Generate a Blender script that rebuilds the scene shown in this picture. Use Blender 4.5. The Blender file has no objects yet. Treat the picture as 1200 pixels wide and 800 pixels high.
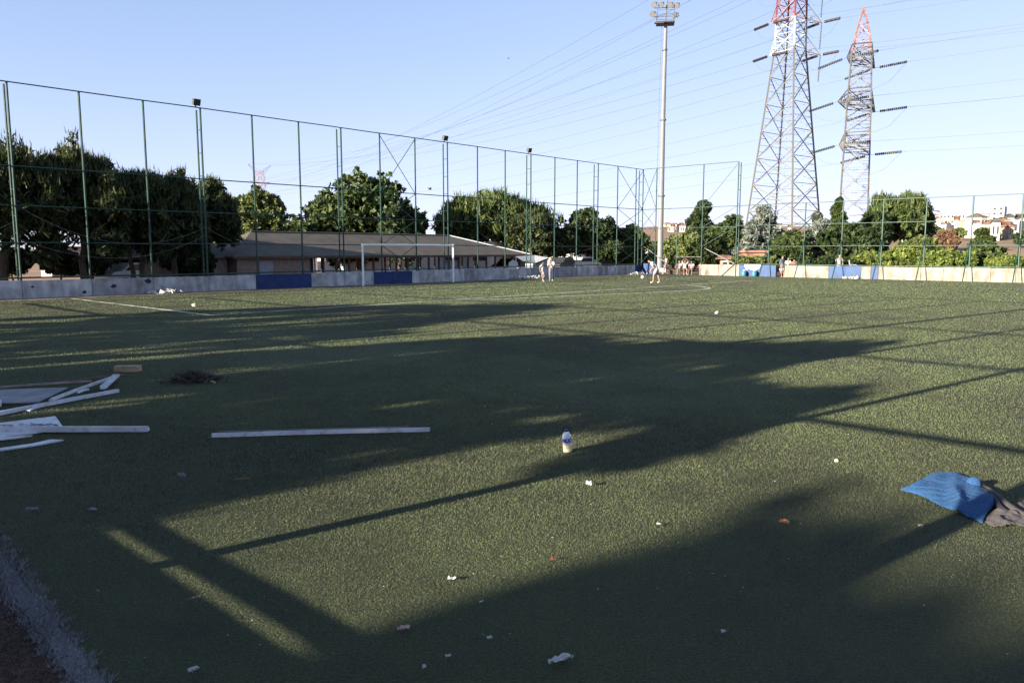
import bpy, bmesh, math, random
import numpy as np
from mathutils import Vector, Matrix
random.seed(7)
rng = np.random.default_rng(11)
R = math.radians
SC = bpy.context.scene
COL = SC.collection

# ------------------------------------------------------------------ camera
CAM_H, F, PITCH = 2.105, 900.0, 0.11784
cd = bpy.data.cameras.new('camera')
cd.sensor_width = 36.0
cd.lens = F / 1200 * 36.0
cd.clip_start = 0.05
cd.clip_end = 6000
cam = bpy.data.objects.new('camera', cd)
COL.objects.link(cam)
cam.location = (0, 0, CAM_H)
cam.rotation_euler = (math.pi / 2 - PITCH, 0, 0)
SC.camera = cam

# ------------------------------------------------------------------ sky, sun, exposure
SUN_EL, SUN_AZ = R(13.9), R(36.9)        # height of the sun; direction the shadows run (from +X)
w = bpy.data.worlds.new('World')
SC.world = w
w.use_nodes = True
nt = w.node_tree
bg = nt.nodes['Background']
sky = nt.nodes.new('ShaderNodeTexSky')
sky.sky_type = 'NISHITA'
sky.sun_disc = False
sky.sun_elevation = SUN_EL
sky.sun_rotation = math.atan2(-math.cos(SUN_AZ), -math.sin(SUN_AZ))
sky.altitude = 60
sky.air_density = 0.6
sky.dust_density = 0.5
sky.ozone_density = 1.0
# soft shoulder on the whole sky, like the camera's own response: c / (1 + c/k), per channel
def vmath(op, a, b):
    q = nt.nodes.new('ShaderNodeVectorMath'); q.operation = op
    for i, v in enumerate((a, b)):
        if isinstance(v, tuple): q.inputs[i].default_value = v
        else: nt.links.new(v, q.inputs[i])
    return q.outputs[0]
K = (2.5, 2.5, 3.6)
den = vmath('ADD', vmath('DIVIDE', sky.outputs[0], K), (1.0, 1.0, 1.0))
nt.links.new(vmath('DIVIDE', sky.outputs[0], den), bg.inputs[0])
bg.inputs[1].default_value = 0.15
sl = bpy.data.lights.new('sun', 'SUN')
sl.energy = 5.0
sl.angle = R(0.5)
sl.color = (1.0, 0.88, 0.70)
sun = bpy.data.objects.new('sun', sl)
COL.objects.link(sun)
sd = Vector((math.cos(SUN_AZ) * math.cos(SUN_EL), math.sin(SUN_AZ) * math.cos(SUN_EL), -math.sin(SUN_EL)))
sun.rotation_euler = sd.to_track_quat('-Z', 'Y').to_euler()
SC.view_settings.view_transform = 'Standard'
SC.view_settings.look = 'None'
SC.view_settings.exposure = 1.97
SC.view_settings.gamma = 1.0
try:
    SC.cycles.max_bounces = 6
    SC.cycles.transparent_max_bounces = 8
except Exception:
    pass

# ------------------------------------------------------------------ coordinate helpers
# the pitch has its own axes: a along the goal line (away to the right), v out into the field
TH = 0.8270153
GX, GY = -6.37510, 48.50689
CT, ST = math.cos(TH), math.sin(TH)
def P(a, v, z=0.0):
    return Vector((GX + a * CT + v * ST, GY + a * ST - v * CT, z))
def fld(x, y):
    dx, dy = x - GX, y - GY
    return dx * CT + dy * ST, dx * ST - dy * CT
def ray(px, py):
    A = (px - 600) / F; B = (400 - py) / F
    return Vector((A, math.cos(PITCH) + B * math.sin(PITCH), -math.sin(PITCH) + B * math.cos(PITCH)))
def gnd(px, py, z=0.0):
    d = ray(px, py); t = (z - CAM_H) / d.z
    return Vector((d.x * t, d.y * t, z))
def at(px, py, Y):
    d = ray(px, py); t = Y / d.y
    return Vector((d.x * t, Y, CAM_H + d.z * t))

# ------------------------------------------------------------------ mesh helpers
def link_mesh(name, me, mats, parent=None, loc=None, rotz=None):
    for m in (mats if isinstance(mats, (list, tuple)) else [mats]):
        me.materials.append(m)
    o = bpy.data.objects.new(name, me)
    COL.objects.link(o)
    if parent: o.parent = parent
    if loc is not None: o.location = loc
    if rotz is not None: o.rotation_euler = (0, 0, rotz)
    return o
class MB:
    """collects boxes, tubes, plates and links them as one mesh"""
    def __init__(s): s.v = []; s.f = []; s.m = []; s.cur = 0
    def add(s, vs, fs):
        b = len(s.v); s.v.extend([tuple(q) for q in vs])
        for f in fs: s.f.append(tuple(b + i for i in f)); s.m.append(s.cur)
        return s
    def box(s, x0, x1, y0, y1, z0, z1):
        vs = [(x0,y0,z0),(x1,y0,z0),(x1,y1,z0),(x0,y1,z0),(x0,y0,z1),(x1,y0,z1),(x1,y1,z1),(x0,y1,z1)]
        return s.add(vs, [(0,3,2,1),(4,5,6,7),(0,1,5,4),(1,2,6,5),(2,3,7,6),(3,0,4,7)])
    def tube(s, pts, r, n=6, r2=None, cap=True):
        pts = [Vector(q) for q in pts]; L = len(pts); rings = []
        for i, q in enumerate(pts):
            t = (pts[min(i+1, L-1)] - pts[max(i-1, 0)]).normalized()
            a = Vector((0,0,1)) if abs(t.z) < .9 else Vector((1,0,0))
            e1 = t.cross(a).normalized(); e2 = t.cross(e1)
            rr = r if r2 is None else r + (r2 - r) * i / (L - 1)
            if isinstance(r, (list, tuple)): rr = r[i]
            rings.append([q + (e1 * math.cos(2*math.pi*(k+.5)/n) + e2 * math.sin(2*math.pi*(k+.5)/n)) * rr for k in range(n)])
        vs = [p for ring in rings for p in ring]; fs = []
        for i in range(L - 1):
            for k in range(n):
                fs.append((i*n+k, i*n+(k+1) % n, (i+1)*n+(k+1) % n, (i+1)*n+k))
        if cap: fs.append(tuple(range(n-1, -1, -1))); fs.append(tuple((L-1)*n + k for k in range(n)))
        return s.add(vs, fs)
    def lathe(s, c, prof, n=12):
        c = Vector(c); vs = []; fs = []
        for (r, z) in prof:
            for k in range(n): vs.append(c + Vector((r*math.cos(2*math.pi*k/n), r*math.sin(2*math.pi*k/n), z)))
        for i in range(len(prof)-1):
            for k in range(n): fs.append((i*n+k, i*n+(k+1) % n, (i+1)*n+(k+1) % n, (i+1)*n+k))
        fs.append(tuple(range(n-1,-1,-1))); fs.append(tuple((len(prof)-1)*n+k for k in range(n)))
        return s.add(vs, fs)
    def prism(s, poly, z0, z1):
        n = len(poly)
        vs = [(x, y, z0) for x, y in poly] + [(x, y, z1) for x, y in poly]
        return s.add(vs, [tuple(range(n-1,-1,-1)), tuple(range(n, 2*n))] + [(i, (i+1) % n, n+(i+1) % n, n+i) for i in range(n)])
    def build(s, name, mats, parent=None, loc=None, rotz=None, smooth=False):
        me = bpy.data.meshes.new(name)
        me.from_pydata(s.v, [], s.f); me.update()
        if any(s.m): me.polygons.foreach_set('material_index', s.m)
        bm = bmesh.new(); bm.from_mesh(me); bmesh.ops.recalc_face_normals(bm, faces=bm.faces); bm.to_mesh(me); bm.free()
        if smooth: me.polygons.foreach_set('use_smooth', [True]*len(me.polygons))
        return link_mesh(name, me, mats, parent, loc, rotz)
def soup(name, V, nside, mats, parent=None, tint=None, loc=None):
    """a big mesh of separate triangles or quads, V is (n, nside, 3)"""
    n = V.shape[0]
    me = bpy.data.meshes.new(name)
    me.vertices.add(n*nside); me.loops.add(n*nside); me.polygons.add(n)
    me.vertices.foreach_set('co', V.reshape(-1).astype(np.float32))
    me.loops.foreach_set('vertex_index', np.arange(n*nside, dtype=np.int32))
    me.polygons.foreach_set('loop_start', np.arange(0, n*nside, nside, dtype=np.int32))
    me.polygons.foreach_set('loop_total', np.full(n, nside, dtype=np.int32))
    if tint is not None:
        at_ = me.attributes.new('tint', 'FLOAT', 'POINT')
        at_.data.foreach_set('value', np.repeat(tint, nside).astype(np.float32))
    me.update(); me.validate()
    return link_mesh(name, me, mats, parent, loc)
def tag(o, label=None, cat=None, group=None, kind=None):
    if label: o['label'] = label
    if cat: o['category'] = cat
    if group: o['group'] = group
    if kind: o['kind'] = kind
    return o
def empty(name, loc, rotz=0.0, label=None, cat=None, group=None):
    o = bpy.data.objects.new(name, None); COL.objects.link(o)
    o.location = loc; o.rotation_euler = (0, 0, rotz)
    o.empty_display_size = 0.2
    return tag(o, label, cat, group)
def copy_tree(o, parent=None):
    c = o.copy(); COL.objects.link(c)
    if parent: c.parent = parent
    for ch in list(o.children): copy_tree(ch, c)
    return c

# ------------------------------------------------------------------ materials
def mat(name, col, rough=.75, var=.15, scale=6.0, bump=0.0, bscale=40.0, metal=0.0, col2=None, detail=5, thresh=None, spec=.4, streak=0.0):
    m = bpy.data.materials.new(name); m.use_nodes = True
    n = m.node_tree.nodes; l = m.node_tree.links; b = n['Principled BSDF']
    b.inputs['Roughness'].default_value = rough; b.inputs['Metallic'].default_value = metal
    b.inputs['Specular IOR Level'].default_value = spec
    tc = n.new('ShaderNodeTexCoord')
    nz = n.new('ShaderNodeTexNoise'); nz.inputs['Scale'].default_value = scale; nz.inputs['Detail'].default_value = detail
    l.new(tc.outputs['Object'], nz.inputs['Vector'])
    rp = n.new('ShaderNodeValToRGB')
    c2 = col2 if col2 else tuple(c*(1-var) for c in col)
    c1 = col if col2 else tuple(min(1, c*(1+var)) for c in col)
    rp.color_ramp.elements[0].color = (*c2, 1); rp.color_ramp.elements[1].color = (*c1, 1)
    lo, hi = thresh if thresh else (.32, .68)
    rp.color_ramp.elements[0].position = lo; rp.color_ramp.elements[1].position = hi
    l.new(nz.outputs['Fac'], rp.inputs[0])
    if streak:                                         # run-down stains: noise drawn out along the height
        mp = n.new('ShaderNodeMapping'); mp.inputs['Scale'].default_value = (2.0, 2.0, .55); l.new(tc.outputs['Object'], mp.inputs[0])
        n3 = n.new('ShaderNodeTexNoise'); n3.inputs['Scale'].default_value = 1.3; n3.inputs['Detail'].default_value = 7; l.new(mp.outputs[0], n3.inputs['Vector'])
        r3 = n.new('ShaderNodeValToRGB'); r3.color_ramp.elements[0].position = .38; r3.color_ramp.elements[1].position = .60
        k_ = 1 - streak; r3.color_ramp.elements[0].color = (k_, k_*.97, k_*.92, 1); r3.color_ramp.elements[1].color = (1, 1, 1, 1)
        l.new(n3.outputs['Fac'], r3.inputs[0])
        mx = n.new('ShaderNodeMix'); mx.data_type = 'RGBA'; mx.blend_type = 'MULTIPLY'; mx.inputs[0].default_value = 1.0
        l.new(rp.outputs[0], mx.inputs[6]); l.new(r3.outputs[0], mx.inputs[7]); l.new(mx.outputs[2], b.inputs['Base Color'])
    else: l.new(rp.outputs[0], b.inputs['Base Color'])
    if bump:
        n2 = n.new('ShaderNodeTexNoise'); n2.inputs['Scale'].default_value = bscale; n2.inputs['Detail'].default_value = 4
        l.new(tc.outputs['Object'], n2.inputs['Vector'])
        bp = n.new('ShaderNodeBump'); bp.inputs['Strength'].default_value = bump; bp.inputs['Distance'].default_value = .02
        l.new(n2.outputs['Fac'], bp.inputs['Height']); l.new(bp.outputs[0], b.inputs['Normal'])
    return m
def leafmat(name, dark, light, rough=.55, trans=.25):
    m = bpy.data.materials.new(name); m.use_nodes = True
    n = m.node_tree.nodes; l = m.node_tree.links; b = n['Principled BSDF']; out = n['Material Output']
    b.inputs['Roughness'].default_value = rough; b.inputs['Specular IOR Level'].default_value = .25
    a = n.new('ShaderNodeAttribute'); a.attribute_name = 'tint'
    rp = n.new('ShaderNodeValToRGB')
    rp.color_ramp.elements[0].color = (*dark, 1); rp.color_ramp.elements[1].color = (*light, 1)
    l.new(a.outputs['Fac'], rp.inputs[0]); l.new(rp.outputs[0], b.inputs['Base Color'])
    t = n.new('ShaderNodeBsdfTranslucent'); l.new(rp.outputs[0], t.inputs[0])
    mx = n.new('ShaderNodeMixShader'); mx.inputs[0].default_value = trans
    l.new(b.outputs[0], mx.inputs[1]); l.new(t.outputs[0], mx.inputs[2]); l.new(mx.outputs[0], out.inputs[0])
    return m
M = {}
M['green_paint'] = mat('green_paint', (.010,.039,.030), .45, .3, 3, metal=0.1)
M['white_paint'] = mat('white_paint', (.78,.79,.78), .4, .06, 3)
M['steel'] = mat('galvanised_steel', (.115,.113,.110), .55, .12, 4, metal=.1)
M['faded_red'] = mat('faded_red_paint', (.22,.125,.125), .6, .25, 2)
M['mast'] = mat('pale_mast_steel', (.14,.145,.15), .5, .08, 2)
M['pylon_white'] = mat('weathered_white_paint', (.30,.30,.30), .6, .15, 2)
M['rope'] = mat('weathered_rope', (.16,.16,.165), .8, .1, 4)
M['dark_steel'] = mat('dark_steel', (.05,.05,.055), .5, .2, 4)
M['red_paint'] = mat('red_paint', (.15,.042,.045), .5, .2, 2)
M['glass_dark'] = mat('dark_glass', (.03,.035,.045), .12, .2, 2)
M['lens'] = mat('lamp_lens', (.13,.135,.14), .2, .1, 4)
M['concrete'] = mat('whitewashed_concrete', (.50,.51,.53), .85, .2, 2.2, .35, 18, col2=(.30,.305,.32), detail=8, thresh=(.28,.6), streak=.35)
M['concrete_warm'] = mat('cream_washed_concrete', (.27,.25,.215), .85, .2, 2.0, .3, 18, col2=(.17,.155,.13), detail=8, thresh=(.24,.55), streak=.35)
M['concrete_grey'] = mat('bare_grey_concrete', (.36,.365,.38), .88, .2, 2.4, .4, 20, col2=(.22,.22,.235), detail=8, streak=.3)
M['blue_wall'] = mat('blue_painted_concrete', (.010,.030,.115), .7, .25, 2.5, .25, 18, detail=7)
M['blue_bright'] = mat('bright_blue_paint', (.012,.046,.135), .6, .2, 2.5, .2, 18, detail=7)
M['bark'] = mat('bark', (.10,.07,.05), .9, .35, 7, .6, 25)
M['bark_dark'] = mat('dark_bark', (.06,.047,.038), .9, .35, 7, .6, 25)
M['wire'] = mat('cable_grey', (.05,.055,.065), .5, .1, 1)
M['insul'] = mat('grey_glass_insulator', (.045,.05,.052), .55, .15, 3)
M['insul_brown'] = mat('brown_insulator', (.035,.022,.02), .55, .2, 3)
M['roof'] = mat('weathered_grey_roof', (.105,.092,.075), .85, .3, 1.2, .3, 12, col2=(.07,.062,.052), detail=8)
M['brick'] = mat('old_brick', (.26,.19,.15), .9, .3, 5, .5, 14, col2=(.17,.12,.10))
M['wood_post'] = mat('brown_post', (.075,.038,.024), .7, .3, 6)
M['plaster'] = mat('pale_plaster', (.42,.40,.385), .85, .1, .5, detail=6)
M['pink'] = mat('pale_pink_plaster', (.40,.335,.315), .85, .1, .6, detail=6)
M['cream'] = mat('cream_plaster', (.34,.305,.215), .85, .1, .4, detail=6)
M['tile'] = mat('red_roof_tile', (.20,.105,.075), .85, .25, .8, detail=8)
M['tarp'] = mat('white_tarpaulin', (.34,.35,.36), .55, .12, 2, .3, 5)
M['soil'] = mat('bare_soil', (.26,.165,.10), .95, .25, .12, .4, 2, detail=10, col2=(.16,.10,.06))
M['skin'] = mat('skin', (.26,.15,.10), .55, .08, 8)
M['shirt_white'] = mat('white_cloth', (.46,.46,.47), .85, .05, 9)
M['cloth_pale'] = mat('pale_lilac_cloth', (.32,.28,.31), .85, .08, 9)
M['cloth_navy'] = mat('navy_cloth', (.018,.022,.055), .85, .2, 9)
M['cloth_grey'] = mat('light_grey_cloth', (.24,.25,.28), .85, .1, 9)
M['cloth_salmon'] = mat('salmon_cloth', (.26,.10,.075), .85, .1, 9)
M['cloth_blue'] = mat('blue_cloth', (.04,.08,.18), .85, .1, 9)
M['cloth_black'] = mat('black_cloth', (.02,.02,.022), .85, .1, 9)
M['hair'] = mat('dark_hair', (.02,.015,.012), .6, .2, 20)
M['shoe'] = mat('white_shoe', (.30,.30,.29), .6, .1, 9)
M['plastic_white'] = mat('white_plastic', (.60,.62,.68), .45, .08, 14, .15, 60, col2=(.38,.39,.42), detail=9, thresh=(.30,.46), streak=.2)
M['car_dark'] = mat('dark_car_paint', (.025,.027,.032), .3, .1, 2)
M['car_silver'] = mat('silver_car_paint', (.45,.46,.48), .3, .1, 2, metal=.3)
M['tyre'] = mat('tyre_rubber', (.02,.02,.02), .8, .1, 9)
M['leaf_pine'] = leafmat('pine_needles', (.006,.011,.005), (.075,.095,.030))
M['leaf_deep'] = leafmat('deep_green_leaves', (.010,.020,.008), (.060,.090,.028))
M['leaf_mid'] = leafmat('mid_green_leaves', (.014,.030,.010), (.10,.135,.038))
M['leaf_light'] = leafmat('light_green_leaves', (.04,.065,.018), (.18,.21,.07))
M['leaf_blue'] = leafmat('blue_grey_needles', (.055,.075,.062), (.29,.32,.28))
M['leaf_dry'] = leafmat('dry_brown_leaves', (.09,.05,.03), (.25,.15,.09))
M['weed'] = leafmat('bright_weeds', (.05,.08,.018), (.22,.27,.06))

# ------------------------------------------------------------------ ground
def sstep(a, b, x):
    t = np.clip((x - a) / (b - a), 0, 1); return t*t*(3-2*t)
def terrain_z(x, y):
    ang = x / np.maximum(y, 1)
    hill = 12.0 * sstep(150, 430, y) * sstep(-.02, .18, ang) + 22.0 * sstep(430, 1100, y) * sstep(-.1, .2, ang)
    bank = 2.4 * sstep(78, 120, y) * sstep(.42, .55, ang) * (1 - .5*sstep(130, 170, y))
    bumpy = .5*np.sin(x*.11+1.3)*np.sin(y*.07) * sstep(90, 140, y)
    return hill + bank + bumpy * sstep(.2, .4, ang)
xs = np.unique(np.concatenate([np.linspace(-2500, -300, 12), np.linspace(-300, 420, 100), np.linspace(420, 2500, 16)]))
ys = np.unique(np.concatenate([np.linspace(-700, -60, 8), np.linspace(-60, 300, 70), np.linspace(300, 1200, 46), np.linspace(1200, 4000, 8)]))
XX, YY = np.meshgrid(xs, ys); ZZ = terrain_z(XX, YY)
gme = bpy.data.meshes.new('ground')
nx, ny = len(xs), len(ys)
gme.from_pydata(np.stack([XX, YY, ZZ], -1).reshape(-1, 3).tolist(), [],
                [(j*nx+i, j*nx+i+1, (j+1)*nx+i+1, (j+1)*nx+i) for j in range(ny-1) for i in range(nx-1)])
gme.polygons.foreach_set('use_smooth', [True]*len(gme.polygons))
tag(link_mesh('ground', gme, M['soil']), kind='structure')

def turf_material(name, cols, fine, stains=True, line=False):
    """base + large worn patches + fine pile grain with relief"""
    m = bpy.data.materials.new(name); m.use_nodes = True
    n = m.node_tree.nodes; l = m.node_tree.links; b = n['Principled BSDF']
    b.inputs['Roughness'].default_value = .8; b.inputs['Specular IOR Level'].default_value = .25
    tc = n.new('ShaderNodeTexCoord')
    def noise(s, d=4, r=.55):
        q = n.new('ShaderNodeTexNoise'); q.inputs['Scale'].default_value = s; q.inputs['Detail'].default_value = d
        q.inputs['Roughness'].default_value = r
        l.new(tc.outputs['Object'], q.inputs['Vector']); return q.outputs['Fac']
    def ramp(f, stops):
        q = n.new('ShaderNodeValToRGB')
        e = q.color_ramp.elements
        e[0].position, e[0].color = stops[0][0], (*stops[0][1], 1)
        e[1].position, e[1].color = stops[-1][0], (*stops[-1][1], 1)
        for p_, c_ in stops[1:-1]:
            k = e.new(p_); k.color = (*c_, 1)
        l.new(f, q.inputs[0]); return q.outputs[0]
    def mix(f, A, B, mode='MIX'):
        q = n.new('ShaderNodeMix'); q.data_type = 'RGBA'; q.blend_type = mode
        if isinstance(f, float): q.inputs[0].default_value = f
        else: l.new(f, q.inputs[0])
        l.new(A, q.inputs[6]); l.new(B, q.inputs[7]); return q.outputs[2]
    big = ramp(noise(.35, 6), [(.3, cols[0]), (.5, cols[1]), (.72, cols[2])])
    grain = ramp(noise(fine, 3, .7), [(.30, (.35,.35,.35)), (.5, (.95,.95,.95)), (.72, (1.75,1.75,1.7))])
    c = mix(1.0, big, grain, 'MULTIPLY')
    if stains:
        rgb = n.new('ShaderNodeRGB'); rgb.outputs[0].default_value = (.030,.027,.023, 1)
        st = ramp(noise(.9, 7, .6), [(.56, (0,0,0)), (.72, (.75,.75,.75))])
        c = mix(st, c, rgb.outputs[0])
        rgb2 = n.new('ShaderNodeRGB'); rgb2.outputs[0].default_value = (.055,.050,.026, 1)
        st2 = ramp(noise(.16, 6, .6), [(.5, (0,0,0)), (.75, (.6,.6,.6))])
        c = mix(st2, c, rgb2.outputs[0])
    l.new(c, b.inputs['Base Color'])
    bp = n.new('ShaderNodeBump'); bp.inputs['Strength'].default_value = .8; bp.inputs['Distance'].default_value = .03
    l.new(noise(fine*.8, 3, .7), bp.inputs['Height']); l.new(bp.outputs[0], b.inputs['Normal'])
    return m
M['turf'] = turf_material('worn_artificial_turf', [(.034,.042,.020), (.043,.053,.024), (.053,.064,.029)], 60)
M['track'] = turf_material('dark_red_dirt_strip', [(.045,.028,.022), (.075,.042,.032), (.11,.07,.05)], 30, False)
M['dirt'] = turf_material('brown_dirt_strip', [(.10,.062,.045), (.15,.095,.07), (.20,.14,.105)], 20, False)
M['line'] = turf_material('worn_white_line', [(.12,.12,.125), (.17,.17,.175), (.23,.23,.23)], 45, False)
M['line_far'] = mat('faded_white_marking', (.55,.56,.48), .85, .3, 3.0, .3, 30, col2=(.16,.18,.08), detail=9, thresh=(.36,.50))

A0, A1, V0, V1 = -31.62, 28.2, -1.25, 70.0
def sheet(name, quad, z, m, cuts=1):
    b = MB(); b.add([P(a, v, z) for a, v in quad], [tuple(range(len(quad)))])
    return tag(b.build(name, m), kind='structure')
sheet('surround', [(-70, -70), (60, -70), (60, 90), (-70, 90)], .004, M['soil'])
sheet('dirt_strip', [(A0-.1, V0-.1), (A1+.1, V0-.1), (A1+.1, 0.35), (-29.0, 0.35), (-29.0, V1), (A0-.1, V1)], .008, M['dirt'])
sheet('track', [(A0, .35), (-29.2, .35), (-29.2, V1), (A0, V1)], .012, M['track'])
# the pitch with a ragged edge along the goal end
edge = [(-30.1 + (i/120.)*58.1, .28 + .16*math.sin(i*1.7) + .12*math.sin(i*.43+1)) for i in range(121)]
sheet('pitch', [(-30.1, V1)] + [(28.0, V1)] + edge[::-1], .016, M['turf'])
def strip(name, pts, wd, m=None, z=.020, wob=.012):
    b = MB(); vs = []
    for i, (a, v) in enumerate(pts):
        a2, v2 = pts[min(i+1, len(pts)-1)]; a1, v1 = pts[max(i-1, 0)]
        L = math.hypot(a2-a1, v2-v1); na, nv = -(v2-v1)/L, (a2-a1)/L
        for s in (-1, 1):
            q = wd/2 + random.uniform(-wob, wob)
            vs.append(P(a + s*na*q, v + s*nv*q, z))
    b.add(vs, [(2*i, 2*i+1, 2*i+3, 2*i+2) for i in range(len(pts)-1)])
    return tag(b.build(name, m or M['line_far']), kind='structure')
def seg(a0, v0, a1, v1, n): return [(a0+(a1-a0)*i/n, v0+(v1-v0)*i/n) for i in range(n+1)]
def tl_mid(v): return -30.045 - .058*np.clip(v-31.2, 0, 4)
def tl_half(v): return .13 - .022*np.clip(v-31.2, 0, 3)
strip('touchline', [(float(tl_mid(np.float64(v_))), v_) for v_ in np.linspace(.3, V1, 400)], .10, M['line'])
strip('penalty_line', seg(-19.7, 13.5, 19.8, 13.5, 120), .13)
strip('penalty_side_line', seg(-19.7, .5, -19.7, 13.42, 60), .13)
arc = [(-9.3, 13.6), (-7.2, 14.7), (-3, 15.6), (0, 16.3), (3, 16.9), (5.6, 17.1), (7.3, 16.8), (8.2, 16.1), (9.4, 14.9), (10.3, 13.6)]
arcp = []
for i in range(len(arc)-1):
    p0, p1, p2, p3 = arc[max(i-1,0)], arc[i], arc[i+1], arc[min(i+2,len(arc)-1)]
    for t in np.linspace(0, 1, 8, endpoint=False):
        arcp.append(tuple(.5*((2*p1[k])+(-p0[k]+p2[k])*t+(2*p0[k]-5*p1[k]+4*p2[k]-p3[k])*t*t+(-p0[k]+3*p1[k]-3*p2[k]+p3[k])*t**3) for k in (0,1)))
strip('penalty_arc', arcp, .14, z=.024)
strip('goal_line', seg(-30, .55, 28, .55, 120), .11, z=.026)

# the turf pile: real blades, one object each for grass, line and track
class VNoise:
    """smooth value noise on a random grid, for worn patches in the pile"""
    def __init__(s, cell, seed):
        s.c = cell; s.g = np.random.default_rng(seed).random((64, 64))
    def __call__(s, a, v):
        x, y = a/s.c, v/s.c
        xi, yi = np.floor(x).astype(int), np.floor(y).astype(int); fx, fy = x-xi, y-yi
        fx, fy = fx*fx*(3-2*fx), fy*fy*(3-2*fy)
        g = lambda i, j: s.g[i % 64, j % 64]
        return (g(xi, yi)*(1-fx) + g(xi+1, yi)*fx)*(1-fy) + (g(xi, yi+1)*(1-fx) + g(xi+1, yi+1)*fx)*fy
NZ = [VNoise(7.3, 1), VNoise(3.1, 2), VNoise(1.2, 3), VNoise(.45, 4), VNoise(.16, 5)]
def worn(a, v):
    return .30*NZ[0](a, v) + .26*NZ[1](a, v) + .18*NZ[2](a, v) + .14*NZ[3](a, v) + .12*NZ[4](a, v)
def pile(name, region, n_try, col, hgt, wid, dmin=2.6, dmax=66.0, near=.5, half=.71):
    # sampled so that density falls with distance from the standing point while blades widen
    u = rng.random(n_try); d = dmin * (dmax/dmin) ** u
    ang = (rng.random(n_try) - .5) * 2 * half
    x = d * np.tan(ang); y = d
    dx, dy = x - GX, y - GY
    a = dx*CT + dy*ST; v = dx*ST - dy*CT
    wn = worn(a, v)
    keep = region(a, v) & (rng.random(n_try) < np.clip(1.25 - .9*np.clip((wn-.52)/.2, 0, 1), .3, 1))
    x, y, d, wn = x[keep], y[keep], d[keep], wn[keep]; n = len(x)
    sc = np.clip(d / 4.0, .8, 14)
    th = rng.random(n) * 2*math.pi
    wv = wid * sc**.92 * (.6 + .8*rng.random(n)); hv = hgt * (.5 + .9*rng.random(n)) * np.clip(sc, .8, 1.7)**.8 * np.clip(near - .08 + (d-3)/9, near, 1)
    lean = rng.normal(0, 1, (n, 2))*(.42 + .35*np.exp(-(d-3)/4))[:, None] + np.array([.08, .1])
    V = np.zeros((n, 3, 3))
    V[:,0,0] = x - np.cos(th)*wv/2; V[:,0,1] = y - np.sin(th)*wv/2
    V[:,1,0] = x + np.cos(th)*wv/2; V[:,1,1] = y + np.sin(th)*wv/2
    V[:,2,0] = x + lean[:,0]*hv; V[:,2,1] = y + lean[:,1]*hv
    V[:,0,2] = V[:,1,2] = .014; V[:,2,2] = .016 + hv
    far = np.clip((d-6)/30, 0, 1)
    rr = rng.random(n)**1.4; rr = rr*(.88-.58*far) + .42*(.12+.58*far) + .10*far - .07*np.clip(1-(d-3)/4, 0, 1)  # brightness put into the tint: lifted with distance, lowered close by
    tint = np.clip(.62*rr + 1.25*(wn-.5) + .14 + .14*NZ[3](a[keep]+40, v[keep]), 0, 1)
    return tag(soup(name, V, 3, col, tint=tint), kind='stuff')
def lineedge(v): return .02*np.sin(v*23) + .018*np.sin(v*61+1) + .012*np.sin(v*140)
ARCA = np.array(arcp)
def grass_region(a, v):
    ok = (a > tl_mid(v) + tl_half(v) + lineedge(v)) & (a < 27.9) & (v > .45 + .15*np.sin(a*1.7) + .1*np.sin(a*.43+1))
    ok &= ~((np.abs(v-13.5) < .09) & (a > -19.8) & (a < 19.9) & (NZ[3](a*.5, v) > .3)) & ~((np.abs(a+19.7) < .10) & (v < 13.6) & (NZ[3](a, v*.5) > .2))
    r = rng.random(len(a))
    va = np.interp(a, ARCA[:,0], ARCA[:,1], left=-9, right=-9)
    ok &= ~((np.abs(v-va) < .11) & (v > 13.5) & (r < .9))
    return ok
def blade3(name, stops):
    m = leafmat(name, stops[0][1], stops[-1][1], .65, .08)
    rp = [q for q in m.node_tree.nodes if q.type == 'VALTORGB'][0]
    for p_, c_ in stops[1:-1]:
        e = rp.color_ramp.elements.new(p_); e.color = (*c_, 1)
    return m
M['blade'] = blade3('turf_blades', [(0, (.016,.023,.011)), (.30, (.072,.074,.046)), (.62, (.098,.128,.052)), (1, (.170,.208,.095))])
M['blade_white'] = leafmat('white_line_blades', (.09,.09,.095), (.34,.345,.36), .7, .1)
M['blade_dark'] = leafmat('dark_strip_fibres', (.02,.012,.010), (.075,.045,.036), .7, .05)
pile('turf_grass', grass_region, 1560000, M['blade'], .0115, .0031)
pile('touchline_pile', lambda a, v: (a <= tl_mid(v) + tl_half(v) + lineedge(v)) & (a > tl_mid(v) - tl_half(v) + lineedge(v*1.3)), 1100000, M['blade_white'], .020, .005, dmax=14.0, near=1.0)
pile('track_pile', lambda a, v: (a <= tl_mid(v) - tl_half(v)) & (a > A0), 600000, M['blade_dark'], .012, .005, dmax=14.0)

# ------------------------------------------------------------------ low walls and fences
FROT = TH                                           # local x = a, local y = -v
def wall(name, origin, rot, spans, thick, top, label, capm):
    """spans: (x0, x1, material, top) along local x; each panel a part"""
    t = empty(name, origin, rot, label, 'wall')
    for (x0, x1, m, tp, lab) in spans:
        b = MB(); j = .012
        b.box(x0+j, x1-j, -thick/2, thick/2, -.1, tp)
        b.box(x0+j, x1-j, -thick/2-.012, -thick/2-.001, tp-.08, tp-.02) if m in (M['blue_wall'],) else None
        o = b.build('wall_panel', m, t)
        if lab: o['label'] = lab
    b = MB(); b.box(spans[0][0], spans[-1][1], -thick/2+.03, thick/2-.03, -.1, top-.03)
    b.build('wall_core', M['concrete_grey'], t)
    return t
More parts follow.
